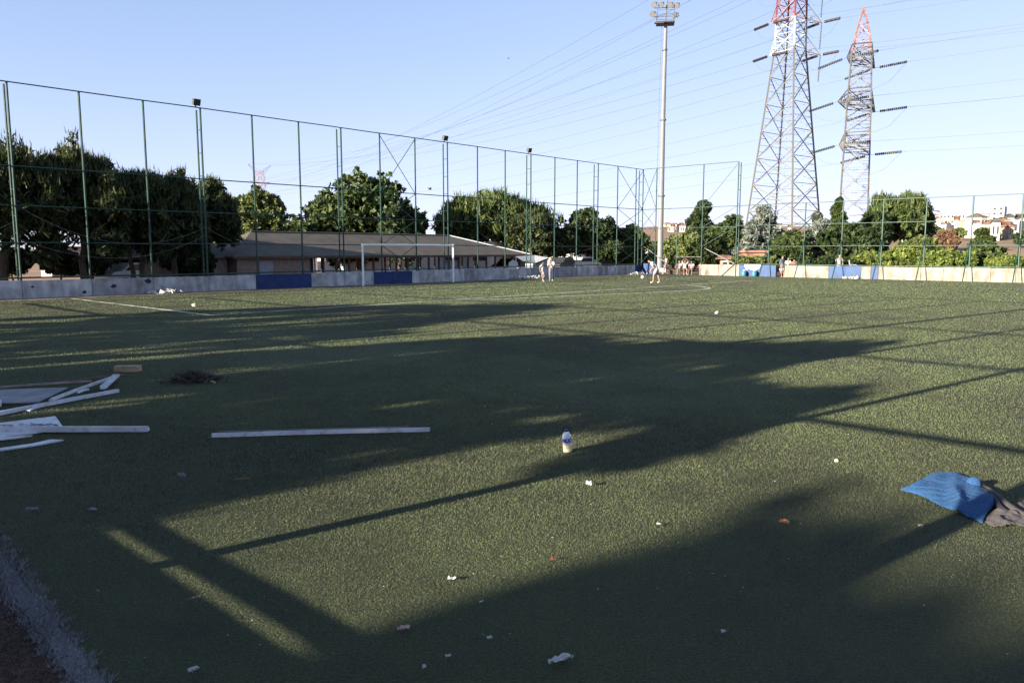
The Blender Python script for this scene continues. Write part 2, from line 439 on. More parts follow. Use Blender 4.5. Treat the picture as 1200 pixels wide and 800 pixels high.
# goal-end wall: along a at v = V0
random.seed(21)
cuts = [A0, -29.6, -26.75, -23.9, -21.1, -18.25, -15.4, -12.6, -9.94, -8.2, -6.46, -4.2, -2.0, -.5, 1.08, 2.9, 4.35, 5.8, 7.2, 8.6, 10.0, 11.4, 12.85, 14.3, 15.7, 17.1, 18.5, 19.9, 21.3, 22.75, 24.2, 25.6, 27.0, A1-.12]
spans = []
for c0, c1 in zip(cuts[:-1], cuts[1:]):
    mid = (c0+c1)/2
    blue = -9.9 < mid < -6.5 or -2 < mid < 1 or mid > 27
    m = M['blue_wall'] if blue else (M['concrete_grey'] if (mid > 12 and random.random() < .7) or random.random() < .15 else M['concrete'])
    spans.append((c0, c1, m, .80 + random.uniform(-.025, .02), 'blue painted wall panel' if blue else None))
wall('concrete_wall', P(0, V0, 0), FROT, spans, .2, .8, 'low whitewashed concrete wall with two dark blue stretches behind the white goal', None)
for (a_, z_, sz_) in ((-17.3, .42, .16), (-18.6, .2, .12), (-15.7, .63, .20), (-20.7, .5, .08)):
    b = MB(); rs_ = random.Random(int(a_*10)); n_ = 11
    b.add([(a_ + math.cos(k/n_*6.283)*sz_*rs_.uniform(.5, 1.1), -.103, z_ + math.sin(k/n_*6.283)*sz_*rs_.uniform(.35, .9)) for k in range(n_)], [tuple(range(n_))])
    b.build('paint_smear', M['cloth_navy'], bpy.data.objects['concrete_wall'])
# far touchline wall: along v at a = A1 ; local x = v with rotation so that x -> v
VROT = TH - math.pi/2                                # local x = v, local y = a
vs_ = [(-1.1, .25, 'blue_bright'), (4.6, 6.4, 'concrete_warm'), (6.4, 8.26, 'concrete_warm'), (8.26, 9.9, 'blue_bright'), (9.9, 11.4, 'blue_bright'),
       (12.1, 13.9, 'concrete_warm'), (13.9, 15.55, 'concrete_warm'), (15.55, 16.75, 'blue_bright'), (16.75, 17.92, 'blue_bright'), (17.92, 18.6, 'concrete_warm'), (18.6, 19.12, 'blue_bright')]
x = 19.12
while x < 60: vs_.append((x, x+1.42, 'concrete_warm')); x += 1.42
spans2 = [(c0, c1, M[m], .93 + random.uniform(-.02, .02), 'blue painted wall panel' if 'blue' in m else None) for c0, c1, m in vs_]
t = empty('concrete_wall', P(A1, 0, 0), VROT, 'low sunlit cream concrete wall with bright blue panels along the far side', 'wall')
for (x0, x1, m, tp, lab) in spans2:
    b = MB(); j = .012; b.box(x0+j, x1-j, -.1, .1, -.1, tp)
    o = b.build('wall_panel', m, t)
    if lab: o['label'] = lab
# near touchline wall (its shadow edge crosses the bottom left of the view)
t = empty('concrete_wall', P(A0, 0, 0), VROT, 'low concrete wall under the near fence beside the touchline', 'wall')
x = V0
while x < 64:
    b = MB(); b.box(x+.01, x+2.82, -.1, .1, -.1, .56); b.build('wall_panel', M['concrete'], t); x += 2.83

RAILS = (.90, 2.44, 4.05, 5.74)
def fence(name, origin, rot, posts, doubles, height, rails, braced, label, out=1, pr=.048, rr=.027, ladder_rungs=True, x0=None, x1=None, group=None):
    """posts: positions along local x; doubles: indices with a ladder tower offset to local y*out"""
    t = empty(name, origin, rot, label, 'fence', group)
    for i, x in enumerate(posts):
        MB().tube([(x, 0, 0), (x, 0, height)], pr, 8).build('post', M['green_paint'], t)
        if i in doubles:
            y = .42*out
            MB().tube([(x, y, 0), (x, y, height-.05)], pr*.9, 8).build('ladder_post', M['green_paint'], t)
            b = MB(); z = 1.3
            while z < height: b.tube([(x, 0, z), (x, y, z)], .018, 5); z += 1.15
            tag(b.build('rung', M['green_paint'], t), kind='stuff')
    xa = posts[0] if x0 is None else x0; xb = posts[-1] if x1 is None else x1
    for z in rails:
        n = max(2, int((xb-xa)/2.83)+1)
        pts = [(xa+(xb-xa)*k/n, 0.0 if z < height-.1 else 0.0, z + random.uniform(-.012, .012)) for k in range(n+1)]
        MB().tube(pts, rr if z > 1 else .036, 6).build('rail', M['green_paint'], t)
    for (xa_, xb_, levels) in braced:
        for z0, z1, kind in levels:
            if kind in 'x/': MB().tube([(xa_, -.035, z0), (xb_, -.035, z1)], .022, 5).build('brace', M['green_paint'], t)
            if kind in 'x\\': MB().tube([(xa_, .035, z1), (xb_, .035, z0)], .022, 5).build('brace', M['green_paint'], t)
    return t
gp = [-21.09 + 2.83*k for k in range(-3, 18)]       # posts of the goal-end fence
X4 = [(5.74, 9.2, 'x'), (4.05, 5.74, 'x'), (2.44, 4.05, 'x'), (.9, 2.44, 'x')]
dbl = [i for i in range(len(gp)) if (i-3) % 3 == 0] + [len(gp)-1]
gf = fence('tall_fence', P(0, V0, 0), FROT, gp + [A1-.05], [i for i in dbl if i < len(gp)-1] + [len(gp)], 9.27, RAILS + (9.27,),
      [(gp[10], gp[11], X4), (gp[19], A1-.05, X4)], 'tall green pole fence with ladder posts behind the white goal', 1)
# sagging ropes left over from the torn ball net
for (x0_, z0_, x1_, z1_, sag) in [(-21.0, 4.0, -12.6, 3.3, 1.2), (-21.0, 2.6, -12.6, 2.9, 1.0), (-12.6, 3.3, -4.2, 2.9, 1.2), (-12.6, 2.5, -1.3, 2.7, .9), (-1.3, 2.3, 4.3, 2.4, .8), (7.2, 3.4, 15.7, 3.9, 1.3), (7.2, 2.9, 12.8, 3.0, .6), (15.7, 3.0, 21.3, 2.6, .7), (-29.5, 2.2, -21.1, 3.4, .9)]:
    pts = [(x0_+(x1_-x0_)*k/14, -.06, z0_+(z1_-z0_)*k/14 - sag*4*(k/14)*(1-k/14)) for k in range(15)]
    MB().tube(pts, .007, 4).build('rope', M['rope'], gf)
# far touchline: tall bays, then the lower fence
XA = [(5.74, 9.2, '/'), (4.05, 5.74, '/'), (2.44, 4.05, '/')]
fence('tall_fence', P(A1, 0, 0), VROT, [.13, 4.72, 7.87], [2], 9.3, (4.05, 5.74, 9.3),
      [(-1.4, .13, X4), (4.72, 7.87, XA)], 'tall green fence bays beside the gate opening under the floodlight mast', 1, x0=-1.5, x1=7.87)
lp = [10.7 + 2.84*k for k in range(18)]
lf = fence('low_fence', P(A1, 0, 0), VROT, lp, [], 5.75, (1.0, 2.44, 4.12, 5.75), [], 'lower green pole fence along the sunlit cream wall', 1, x0=7.9, x1=lp[-1])
for i, x in enumerate(lp):                          # raking struts on the pitch side
    ft = -1.75
    MB().tube([(x, 0, 2.9), (x+.03, ft, 0)], .036, 6).build('strut', M['green_paint'], lf)
MB().tube([(8.0, -.02, 1.15), (7.6, -1.9, 0)], .05, 6).build('strut', M['dark_steel'], lf)
for (x0_, z0_, x1_, z1_) in [(4.72, 2.3, 7.4, 1.0), (-1.3, 2.4, .9, .95)]:
    MB().tube([(x0_, .5, z0_), (x1_, .75, z1_)], .035, 6).build('pale_strut', M['mast'], lf)
# the near fence behind the camera: seen only by the shadow it throws
npst = [32.05 + 2.83*k for k in range(-11, 12)]
nf = fence('tall_fence', P(A0, 0, 0), VROT, npst, [0, 3, 6, 9, 12, 15, 18, 21], 9.27, (.64, 2.44, 4.05, 5.74, 9.27),
      [], 'tall green pole fence along the near touchline whose shadow crosses the pitch', -1, pr=.072, rr=.044)

# ------------------------------------------------------------------ goal
g = empty('football_goal', P(0, 0, 0), FROT, 'white football goal frame without a net in front of the wall', 'goal')
for s in (-1, 1): MB().tube([(3.66*s, 0, 0), (3.66*s, 0, 2.50)], .062, 12).build('goal_post', M['white_paint'], g, smooth=False)
MB().tube([(-3.72, 0, 2.44), (3.72, 0, 2.44)], .060, 12).build('crossbar', M['white_paint'], g)

# small floodlights on the fence tops
def fence_lamp(x, hz, label, tilt):
    t = empty('floodlight', P(x, V0-.2, 9.3), FROT, label, 'floodlight', 'lamps on the fence top')
    MB().box(-.03, .03, -.03, .03, 0, .28).build('bracket', M['dark_steel'], t)
    b = MB(); b.box(-.15, .15, -.12, .1, .14, .42); b.box(-.18, .18, -.15, -.11, .12, .45); b.build('lamp_housing', M['dark_steel'], t)
    b = MB(); b.box(-.13, .13, -.163, -.153, .16, .40); b.build('lens', M['glass_dark'], t)
    t.rotation_euler = (R(18), 0, FROT)
fence_lamp(-12.75, 9.3, 'boxy black floodlight on the fence top above the dark pines', 0)
fence_lamp(4.25, 9.3, 'boxy black floodlight on the fence top above the goal right post', 0)
fence_lamp(12.75, 9.3, 'boxy black floodlight on the fence top right of the umbrella pine', 0)

# ------------------------------------------------------------------ trees
def rdir(n):
    q = rng.normal(size=(n, 3)); return q / np.linalg.norm(q, axis=1)[:, None]
def leaf_quads(c, size, up_bias, aspect=.55, spike=False):
    """c (n,3) centres -> (n,3,3) leaf blades of random lie"""
    n = len(c)
    a = rdir(n)
    if spike: a = a*.8 + np.array([0, 0, up_bias*.8]); a /= np.linalg.norm(a, axis=1)[:, None]
    b = np.cross(a, rdir(n)); b /= np.maximum(np.linalg.norm(b, axis=1), 1e-6)[:, None]
    s = size * (.6 + .8*rng.random(n))[:, None]
    A, B = a*s*.5, b*s*.5*aspect
    return np.stack([c-A+B, c-A*.8-B, c+A], 1)
def clump_leaves(centres, rc, per, size, spike=0.0, flat=.8, tipbias=0.0):
    n = len(centres); k = per
    rep = np.repeat(centres, k, 0)
    off = rdir(n*k) * (rng.random(n*k)**.45)[:, None] * np.repeat(rc, k)[:, None]
    off[:, 2] *= flat
    c = rep + off
    base = np.repeat(np.clip(rng.normal(.38, .2, n), 0, 1), k)
    tint = np.clip(base + rng.normal(0, .16, n*k), 0, 1)
    V = leaf_quads(c, size, 1.0, .22 if spike else .6, bool(spike))
    if spike:
        # a share of needles stand up as shoots on the outside of each clump
        m = rng.random(n*k) < spike
        V[m] += (V[m] - c[m][:, None, :]) * .9
    return V, tint
def branch(b, p0, p1, r0, r1, n=7, wob=.06):
    p0, p1 = Vector(p0), Vector(p1); L = (p1-p0).length
    pts = [p0.lerp(p1, t/5) + (Vector((random.uniform(-1,1), random.uniform(-1,1), 0))*wob*L if 0 < t < 5 else Vector()) for t in range(6)]
    b.tube(pts, r0, n, r1)
    return pts
TREES = 'trees round the pitch'
def tree(name, base, lobes, leafm, barkm, label, cat='tree', trunk=(.16, 0.0), per=46, size=.28, dens=1.0, spike=0.0, rc=.32, group=TREES, lean=0.0, trunks=1, shell=.5, flat=.8, cap=25000):
    """lobes: list of (dx, dy, z, rx, ry, rz) ellipsoids relative to the base"""
    base = Vector(base)
    Yd = max(30, base.y); f_ = min(1.0, (.0034*Yd)/size) if size < .6 else 1; size *= f_; per = int(per/f_**1.6)
    t = empty(name, base, 0, label, cat, group)
    tb = MB(); zmin = min(l[2]-l[5] for l in lobes); ztop = max(l[2]+l[5]*.4 for l in lobes)
    for k in range(trunks):
        ox = 0 if trunks == 1 else (k-(trunks-1)/2)*.5
        zf = max(.6, zmin + .25*(ztop-zmin))
        fork = Vector((lean*zf + ox*1.3, random.uniform(-.1,.1), zf))
        branch(tb, (ox, 0, -.15), fork, trunk[0]/math.sqrt(trunks), trunk[0]*.62/math.sqrt(trunks), 8, .03)
        for l in lobes[k::trunks]:
            tip = Vector((l[0], l[1], l[2]+.35*l[5]))
            pts = branch(tb, fork, tip, trunk[0]*.5, trunk[0]*.12, 6, .06)
            for _ in range(3):
                q = pts[random.choice((2, 3, 4))]
                branch(tb, q, q + Vector((random.uniform(-1,1)*l[3], random.uniform(-1,1)*l[4], random.uniform(-.2,.8)*l[5]))*.75, trunk[0]*.2, trunk[0]*.06, 5, .08)
    tb.build('trunk', barkm, t)
    Vs, Ts = [], []; plan = []
    for (dx, dy, z, rx, ry, rz) in lobes:
        area = (rx*ry + rx*rz + ry*rz)
        rcl = rc * (rx*ry*rz)**(1/3) * .85
        plan.append((max(8, int(dens * 2.6 * area / (rcl*rcl))), rcl))
    tot = sum(p_[0] for p_ in plan) * per
    if tot > cap: k_ = cap/tot; per = max(10, int(per*k_)); size *= k_**-.35
    for (dx, dy, z, rx, ry, rz), (n, rcl) in zip(lobes, plan):
        d = rdir(n); rad = shell + (1-shell)*rng.random(n)**.5
        bumps = rdir(9); amp = rng.normal(0, .22, 9)
        rad = rad * (1 + (np.clip(d @ bumps.T, 0, 1)**5 @ amp)) * (1 + rng.normal(0, .09, n))
        c = d*np.clip(rad, .2, 1.4)[:, None]*np.array([rx, ry, rz]) + np.array([dx, dy, z])
        V, T = clump_leaves(c, rcl*(.45+.75*rng.random(n)), per, size, spike, flat)
        if spike:                                      # upright shoots on the upper side of the pines
            top = c[(d[:, 2] > .25)]
            if len(top):
                q = np.repeat(top, 14, 0) + rng.normal(0, rcl*.42, (len(top)*14, 3)); q[:, 2] += rcl*.45
                hgt = size*(.8 + .9*rng.random(len(q))); ax = np.stack([rng.normal(0, .18, len(q)), rng.normal(0, .18, len(q)), np.ones(len(q))], 1)*hgt[:, None]*.5
                sd_ = rdir(len(q)); sd_[:, 2] = 0; sd_ *= size*.13
                V = np.concatenate([V, np.stack([q-ax+sd_, q-ax-sd_, q+ax], 1)]); T = np.concatenate([T, np.clip(rng.normal(.72, .2, len(q)), 0, 1)])
        Vs.append(V); Ts.append(T)
    soup('crown', np.concatenate(Vs), 3, leafm, t, np.concatenate(Ts))
    return t
def px_tree(name, px, Y, top, bot, hw, leafm, label, shape='round', gz=None, nl=6, **kw):
    """crown given by the rows and half width it has from the standing point at depth Y"""
    zt = at(px, top, Y).z; zb = at(px, bot, Y).z; X = at(px, 300, Y).x; hwm = hw*Y/F
    g0 = float(terrain_z(np.array(X), np.array(Y))) if gz is None else gz
    zt -= g0; zb -= g0
    H = zt - zb; L = []
    if shape == 'round':
        L.append((0, 0, zb+H*.5, hwm*.72, hwm*.7, H*.44))
        for k in range(nl):
            an = 2*math.pi*(k+random.random()*.6)/nl; rr = random.uniform(.42, .62)
            L.append((math.cos(an)*hwm*rr, math.sin(an)*hwm*rr, zb+H*random.uniform(.32, .72), hwm*random.uniform(.36,.48), hwm*random.uniform(.36,.48), H*random.uniform(.24,.32)))
        L.append((random.uniform(-.2,.2)*hwm, 0, zt-H*.24, hwm*.42, hwm*.42, H*.25))
    elif shape == 'umbrella':
        for k in range(nl+3):
            q = (k+.5)/(nl+3)*2-1
            zz = zb + H*(.38 + .24*(1-q*q)) + random.uniform(-.05,.05)*H
            L.append((q*hwm*.78, random.uniform(-.5,.5)*hwm*.8, zz, hwm*random.uniform(.30,.38), hwm*.42, H*random.uniform(.36,.44)))
        for k in range(nl):
            q = (k+.5)/nl*2-1
            L.append((q*hwm*.7, random.uniform(-.3,.3)*hwm, zt - H*(.21+.36*q*q), hwm*random.uniform(.24,.32), hwm*.34, H*.20))
    elif shape == 'column':
        for k in range(nl):
            q = (k+.5)/nl
            wv = math.sin(math.pi*(.12+.76*q))**.7
            L.append((random.uniform(-.12,.12)*hwm, random.uniform(-.12,.12)*hwm, zb+H*q, hwm*.9*wv, hwm*.9*wv, H/nl*.95))
    elif shape == 'cone':
        for k in range(nl):
            q = (k+.4)/nl
            L.append((random.uniform(-.12,.12)*hwm, random.uniform(-.1,.1)*hwm, zb+H*q, hwm*(1.02-q*.93), hwm*(1.02-q*.93), H/nl*.62))
    elif shape == 'hedge':
        for k in range(nl+2):
            q = (k+.5)/(nl+2)*2-1
            L.append((q*hwm*.85, random.uniform(-.5,.5), zb+H*random.uniform(.4,.55), hwm*.34, hwm*.30+.4, H*random.uniform(.38,.5)))
    return tree(name, (X, Y, g0), L, leafm, kw.pop('bark', M['bark_dark']), label, **kw)

random.seed(5)
# dark pines behind the goal-end fence, left of the shed
px_tree('pine_tree', 2, 37.0, 170, 300, 78, M['leaf_pine'], 'tallest dark pine at the left edge of the photo behind the fence', 'umbrella', gz=0, spike=.5, size=.26, per=60, rc=.30, trunk=(.26,0), lean=.1, nl=5)
px_tree('pine_tree', 98, 38.5, 180, 306, 62, M['leaf_pine'], 'dark pine with sunlit shoots second from the left edge of the photo', 'umbrella', gz=0, spike=.5, size=.26, per=60, rc=.30, trunk=(.2,0), nl=4)
px_tree('pine_tree', 160, 40.5, 199, 305, 52, M['leaf_pine'], 'dark pine in the middle of the left row with a thin double trunk', 'umbrella', gz=0, spike=.5, size=.26, per=60, rc=.30, trunk=(.2,0), trunks=2, nl=4)
px_tree('pine_tree', 205, 42.5, 206, 308, 44, M['leaf_pine'], 'dark pine just left of the ladder post with the lamp', 'umbrella', gz=0, spike=.5, size=.26, per=60, rc=.30, trunk=(.18,0), nl=4)
px_tree('pine_tree', 246, 46, 216, 300, 32, M['leaf_pine'], 'last dark pine of the left row beside the shed roof', 'umbrella', gz=0, spike=.5, size=.26, per=60, rc=.32, trunk=(.17,0), nl=3)
for k_, (a_, v_, h_) in enumerate(((-27.8, -6.9, 7.6), (-34.5, -8.0, 8.2), (-41.0, -9.0, 8.6), (-23.5, -9.5, 8.0))):
    tree('pine_tree', P(a_, v_, 0), [(q*1.0, random.uniform(-.8,.8), h_*.62 + random.uniform(-.5,.5), 2.0, 2.0, h_*.30) for q in (-2.4,-.9,.9,2.4)], M['leaf_pine'], M['bark_dark'], ('first', 'second', 'third', 'hindmost')[k_] + ' pine of the row beyond the left edge of the photo', spike=.5, size=.3, per=50, rc=.32, trunk=(.22,0), cap=12000)
for (px, Y, top, lab) in [(132, 44, 262, 'low dark shrub under the left pines near the pink house'), (232, 46, 285, 'dark leafy shrub at the brick end of the shed'), (70, 43, 285, 'dark sapling between the two leftmost pine trunks'), (183, 47, 268, 'slim leafy shrub under the middle of the pine row'), (12, 41, 292, 'dark shrub added for shade at the foot of the leaning trunk at the left edge'), (108, 42, 296, 'low dark shrub added for shade right of the second pine trunk'), (212, 45, 288, 'dark shrub added to shade the gap under the fourth pine'), (156, 48, 300, 'small dark shrub added for shade beside the double pine trunk')]:  # the last ones are added, dark foliage standing in for shade under the pines
    px_tree('shrub', px, Y, top, 327, 24, M['leaf_pine'], lab, 'round', gz=0, per=40, size=.22, rc=.30, trunk=(.07,0), nl=4, dens=.6)
# broadleaf trees behind the shed
px_tree('broadleaf_tree', 303, 72, 222, 305, 37, M['leaf_light'], 'yellow green pointed broadleaf tree behind the left end of the shed', 'round', gz=0, per=40, size=.42, rc=.30, trunk=(.2,0), nl=6, dens=1.1)
px_tree('broadleaf_tree', 268, 66, 250, 305, 20, M['leaf_light'], 'small yellow green tree between the last pine and the shed roof', 'round', gz=0, per=36, size=.36, rc=.3, trunk=(.12,0), nl=4)
px_tree('broadleaf_tree', 352, 70, 258, 305, 30, M['leaf_mid'], 'low green tree behind the shed roof left of the big tree', 'round', gz=0, per=40, size=.36, rc=.3, trunk=(.14,0), nl=5)
px_tree('broadleaf_tree', 420, 76, 211, 310, 62, M['leaf_mid'], 'biggest spreading green tree behind the middle of the shed roof', 'round', gz=0, per=46, size=.42, rc=.22, trunk=(.32,0), nl=11, dens=.95)
px_tree('broadleaf_tree', 468, 73, 238, 305, 34, M['leaf_deep'], 'dark green tree joining the right side of the biggest tree', 'round', gz=0, per=44, size=.38, rc=.26, trunk=(.2,0), nl=6)
px_tree('pine_tree', 578, 82, 229, 296, 68, M['leaf_mid'], 'broad umbrella pine with pale trunks right of the shed roof', 'umbrella', gz=0, per=70, size=.44, spike=.55, rc=.30, trunk=(.34,0), trunks=3, nl=6, bark=M['bark'], flat=1.1)
px_tree('pine_tree', 622, 78, 250, 300, 30, M['leaf_pine'], 'smaller dark pine overlapping the right end of the umbrella pine', 'umbrella', gz=0, per=60, size=.4, spike=.4, rc=.32, trunk=(.2,0), nl=3, bark=M['bark'])
px_tree('broadleaf_tree', 688, 84, 246, 303, 40, M['leaf_deep'], 'dark pointed broadleaf tree behind the two standing players', 'round', gz=0, per=44, size=.4, rc=.28, trunk=(.2,0), nl=6)
px_tree('broadleaf_tree', 652, 80, 268, 302, 30, M['leaf_deep'], 'low dark tree filling the gap right of the umbrella pine', 'round', gz=0, per=40, size=.36, rc=.3, trunk=(.16,0), nl=5)
px_tree('broadleaf_tree', 738, 86, 267, 305, 24, M['leaf_mid'], 'light green round tree left of the floodlight mast', 'round', gz=0, per=40, size=.34, rc=.3, trunk=(.14,0), nl=5)
px_tree('broadleaf_tree', 712, 82, 281, 306, 30, M['leaf_deep'], 'low dark clipped tree below the fence corner braces', 'round', gz=0, per=40, size=.32, rc=.3, trunk=(.14,0), nl=5)
px_tree('broadleaf_tree', 772, 100, 283, 306, 14, M['leaf_mid'], 'small bush tree hidden behind the floodlight mast', 'round', gz=0, per=34, size=.34, rc=.34, trunk=(.1,0), nl=4)
# right of the mast
px_tree('broadleaf_tree', 803, 82, 273, 312, 30, M['leaf_light'], 'round yellow green bush tree right of the floodlight mast', 'round', gz=0, per=40, size=.34, rc=.28, trunk=(.14,0), nl=6)
px_tree('poplar_tree', 820, 108, 240, 300, 15, M['leaf_deep'], 'slim dark upright poplar beside the tall fence ladder post', 'column', gz=0, per=50, size=.42, rc=.4, trunk=(.2,0), nl=6)
px_tree('broadleaf_tree', 853, 88, 257, 310, 27, M['leaf_mid'], 'mid green tree between the poplar and the blue spruce', 'round', gz=0, per=44, size=.36, rc=.28, trunk=(.16,0), nl=6)
px_tree('broadleaf_tree', 836, 76, 276, 314, 22, M['leaf_deep'], 'dark low tree behind the white wall panels by the gate', 'round', gz=0, per=40, size=.3, rc=.28, trunk=(.12,0), nl=5)
px_tree('spruce_tree', 893, 82, 243, 313, 42, M['leaf_blue'], 'silvery blue spruce in front of the tall pylon foot', 'cone', gz=0, per=44, size=.34, rc=.26, trunk=(.16,0), nl=9, dens=.8)
px_tree('spruce_tree', 958, 80, 250, 312, 29, M['leaf_blue'], 'second silvery blue spruce between the two pylons', 'cone', gz=0, per=44, size=.34, rc=.26, trunk=(.14,0), nl=8, dens=.8)
px_tree('broadleaf_tree', 928, 78, 272, 314, 26, M['leaf_mid'], 'green leafy tree standing between the two blue spruces', 'round', gz=0, per=44, size=.32, rc=.28, trunk=(.14,0), nl=6)
px_tree('conifer_tree', 978, 92, 233, 300, 18, M['leaf_mid'], 'narrow green conifer against the feet of the shorter pylon', 'cone', gz=0, per=44, size=.34, rc=.3, trunk=(.14,0), nl=8)
px_tree('broadleaf_tree', 1000, 76, 262, 316, 40, M['leaf_deep'], 'big dark leafy tree under the shorter pylon', 'round', gz=0, per=46, size=.34, rc=.24, trunk=(.18,0), nl=9)
px_tree('pine_tree', 1054, 98, 229, 292, 38, M['leaf_mid'], 'rounded bright pine right of the shorter pylon', 'umbrella', gz=0, per=64, size=.46, spike=.3, rc=.28, trunk=(.26,0), nl=5, flat=.9)
px_tree('pine_tree', 1024, 96, 250, 296, 22, M['leaf_deep'], 'dark pine half hidden by the rounded bright pine', 'round', gz=0, per=50, size=.4, rc=.3, trunk=(.2,0), nl=5)
px_tree('cedar_tree', 1152, 64, 268, 318, 32, M['leaf_mid'], 'young cedar with tiered branches near the right end of the fence', 'cone', gz=0, per=40, size=.26, rc=.24, trunk=(.1,0), nl=7, dens=.8)
px_tree('shrub', 1082, 68, 277, 318, 26, M['leaf_light'], 'tall yellow green shrub behind the wall below the rounded pine', 'round', gz=0, per=40, size=.26, rc=.26, trunk=(.06,0), nl=6)
px_tree('shrub', 1040, 67, 292, 318, 34, M['weed'], 'broad bright weedy shrub just behind the cream wall', 'hedge', gz=0, per=40, size=.24, rc=.26, trunk=(.05,0), nl=4)
px_tree('shrub', 1112, 62, 294, 319, 30, M['weed'], 'low bright weeds behind the wall left of the young cedar', 'hedge', gz=0, per=40, size=.22, rc=.26, trunk=(.05,0), nl=4)
px_tree('shrub', 1185, 59, 300, 320, 26, M['weed'], 'low green weeds behind the wall at the right edge of the photo', 'hedge', gz=0, per=36, size=.2, rc=.26, trunk=(.05,0), nl=3)
px_tree('shrub', 1108, 90, 270, 296, 16, M['leaf_dry'], 'rusty brown dry shrub in front of the distant town', 'round', gz=0, per=30, size=.26, rc=.3, trunk=(.06,0), nl=4)
px_tree('shrub', 888, 68, 300, 316, 26, M['leaf_light'], 'low yellow green growth behind the blue wall panel', 'hedge', gz=0, per=36, size=.2, rc=.28, trunk=(.05,0), nl=3)
px_tree('shrub', 975, 66, 301, 317, 30, M['leaf_deep'], 'low dark undergrowth behind the wall beside the white chair', 'hedge', gz=0, per=36, size=.22, rc=.28, trunk=(.05,0), nl=3)
px_tree('shrub', 690, 92, 300, 318, 30, M['weed'], 'yellow green shrub below the tree trunks behind the players', 'hedge', gz=0, per=36, size=.26, rc=.28, trunk=(.05,0), nl=3)
px_tree('shrub', 745, 88, 297, 316, 26, M['weed'], 'yellow green shrub behind the blue corner panel', 'hedge', gz=0, per=36, size=.26, rc=.28, trunk=(.05,0), nl=3)
px_tree('shrub', 812, 77, 300, 318, 26, M['leaf_deep'], 'dark undergrowth behind the bench in the gate opening', 'hedge', gz=0, per=36, size=.24, rc=.28, trunk=(.05,0), nl=3)

# trees behind the near fence: out of view, they throw the big shadows over the pitch
def shade_tree(v0, v1, top, bottom, label, a=-36.0, n=240, rcl=.42, nh=0, hole=(), back=6.0, per=64, size=.24):
    """crown between v0 and v1, its upper and lower outline given as (v, z) lists"""
    # outlines are given for a plane 4 m behind the fence; the tree stands 'back' metres further along the sun's rays
    dv_, dz_ = -.18*back, back/4.05
    top = [(q[0]+dv_, q[1]+dz_) for q in top]; bottom = [(q[0]+dv_, q[1]+dz_) for q in bottom]
    hole = [(q[0]+dv_, q[1]+dz_, q[2], q[3]) for q in hole]; a -= back; v0 += dv_; v1 += dv_
    t = empty('pine_tree', P(a, (v0+v1)/2, 0), 0, label, 'tree', TREES)
    tv, tz = zip(*top); bv, bz = zip(*bottom)
    cs = []
    holes = [(rng.uniform(v0, v1), rng.uniform(.6, 4.2) + dz_, rng.uniform(.22, .48)) for _ in range(nh)]
    tries = 0
    while len(cs) < n and tries < 9000:
        tries += 1
        v = rng.uniform(v0, v1); hi = np.interp(v, tv, tz) - rcl*.55; lo = np.interp(v, bv, bz) + rcl*.3
        if hi < lo: continue
        z = rng.uniform(lo, hi)
        if any((v-h_[0])**2*.35 + (z-h_[1])**2 < h_[2]**2 for h_ in holes): continue
        if any(((v-h_[0])/h_[2])**2 + ((z-h_[1])/h_[3])**2 < 1 for h_ in hole): continue
        q = P(a + rng.normal(0, .7), v, z) - t.location
        cs.append(tuple(q))
    c = np.array(cs)
    # thin sprigs along the outline
    ev = rng.uniform(v0, v1, 90); ez = np.interp(ev, tv, tz) - rng.uniform(-.05, .5, 90)
    ec = np.array([tuple(P(a + rng.normal(0, .7), p_, q_) - t.location) for p_, q_ in zip(ev, ez)])
    rr_ = np.concatenate([np.full(len(c), rcl)*(.5+.6*rng.random(len(c))), np.full(90, .20)])
    V, T = clump_leaves(np.concatenate([c, ec]), rr_, per, size, .4, .8)
    tb = MB(); vm = (v0+v1)/2; zt = float(np.interp(vm, tv, tz))
    branch(tb, (0, 0, -.1), (0, 0, zt*.8), .2, .07)
    for k in range(8):
        q = Vector(cs[k*7]); branch(tb, (0, 0, min(q.z, zt*.7)*.7), q, .07, .02, 5)
    tb.build('trunk', M['bark_dark'], t)
    soup('crown', V, 3, M['leaf_pine'], t, T)
low0 = [(-50, .3), (90, .3)]
topA = [(5, 3.2), (7.3, 3.3), (8.8, 5.2), (11, 6.0), (13.3, 6.9), (15, 6.4), (16.5, 5.5), (17.6, 4.6), (19.4, 4.2), (19.75, 3.2), (19.9, 1.5)]
shade_tree(8.0, 13.9, topA, low0, 'dark pine behind the near fence whose shadow lies before the left wall', n=260, nh=3)
shade_tree(13.2, 19.8, topA, low0, 'dark pine behind the near fence whose shadow reaches towards the goal', n=280, nh=4)
topB = [(20.4, 1.5), (20.7, 3.1), (21.2, 4.4), (22.5, 4.7), (24.1, 4.6), (25.4, 5.1), (26.6, 5.35), (27.8, 5.75), (28.15, 5.3), (28.3, 4.0), (29.5, 3.8), (30.4, 4.0), (31.0, 3.65), (31.3, 3.0)]
botB = [(20, .2), (29.6, .2), (29.9, .4), (30.0, 1.9), (30.3, 2.5), (30.7, 2.75), (31.4, 2.95)]
shade_tree(20.5, 24.3, topB, botB, 'bushy pine behind the near fence whose shadow covers the loose boards', n=360, nh=4)
shade_tree(23.6, 28.2, topB, botB, 'tall pine behind the near fence whose pointed shadow crosses mid pitch', n=400, nh=5, hole=((27.75, 4.15, .42, .50), (27.75, 3.3, .5, .16), (28.3, 3.3, .5, .17), (26.6, 4.75, .35, .14)))
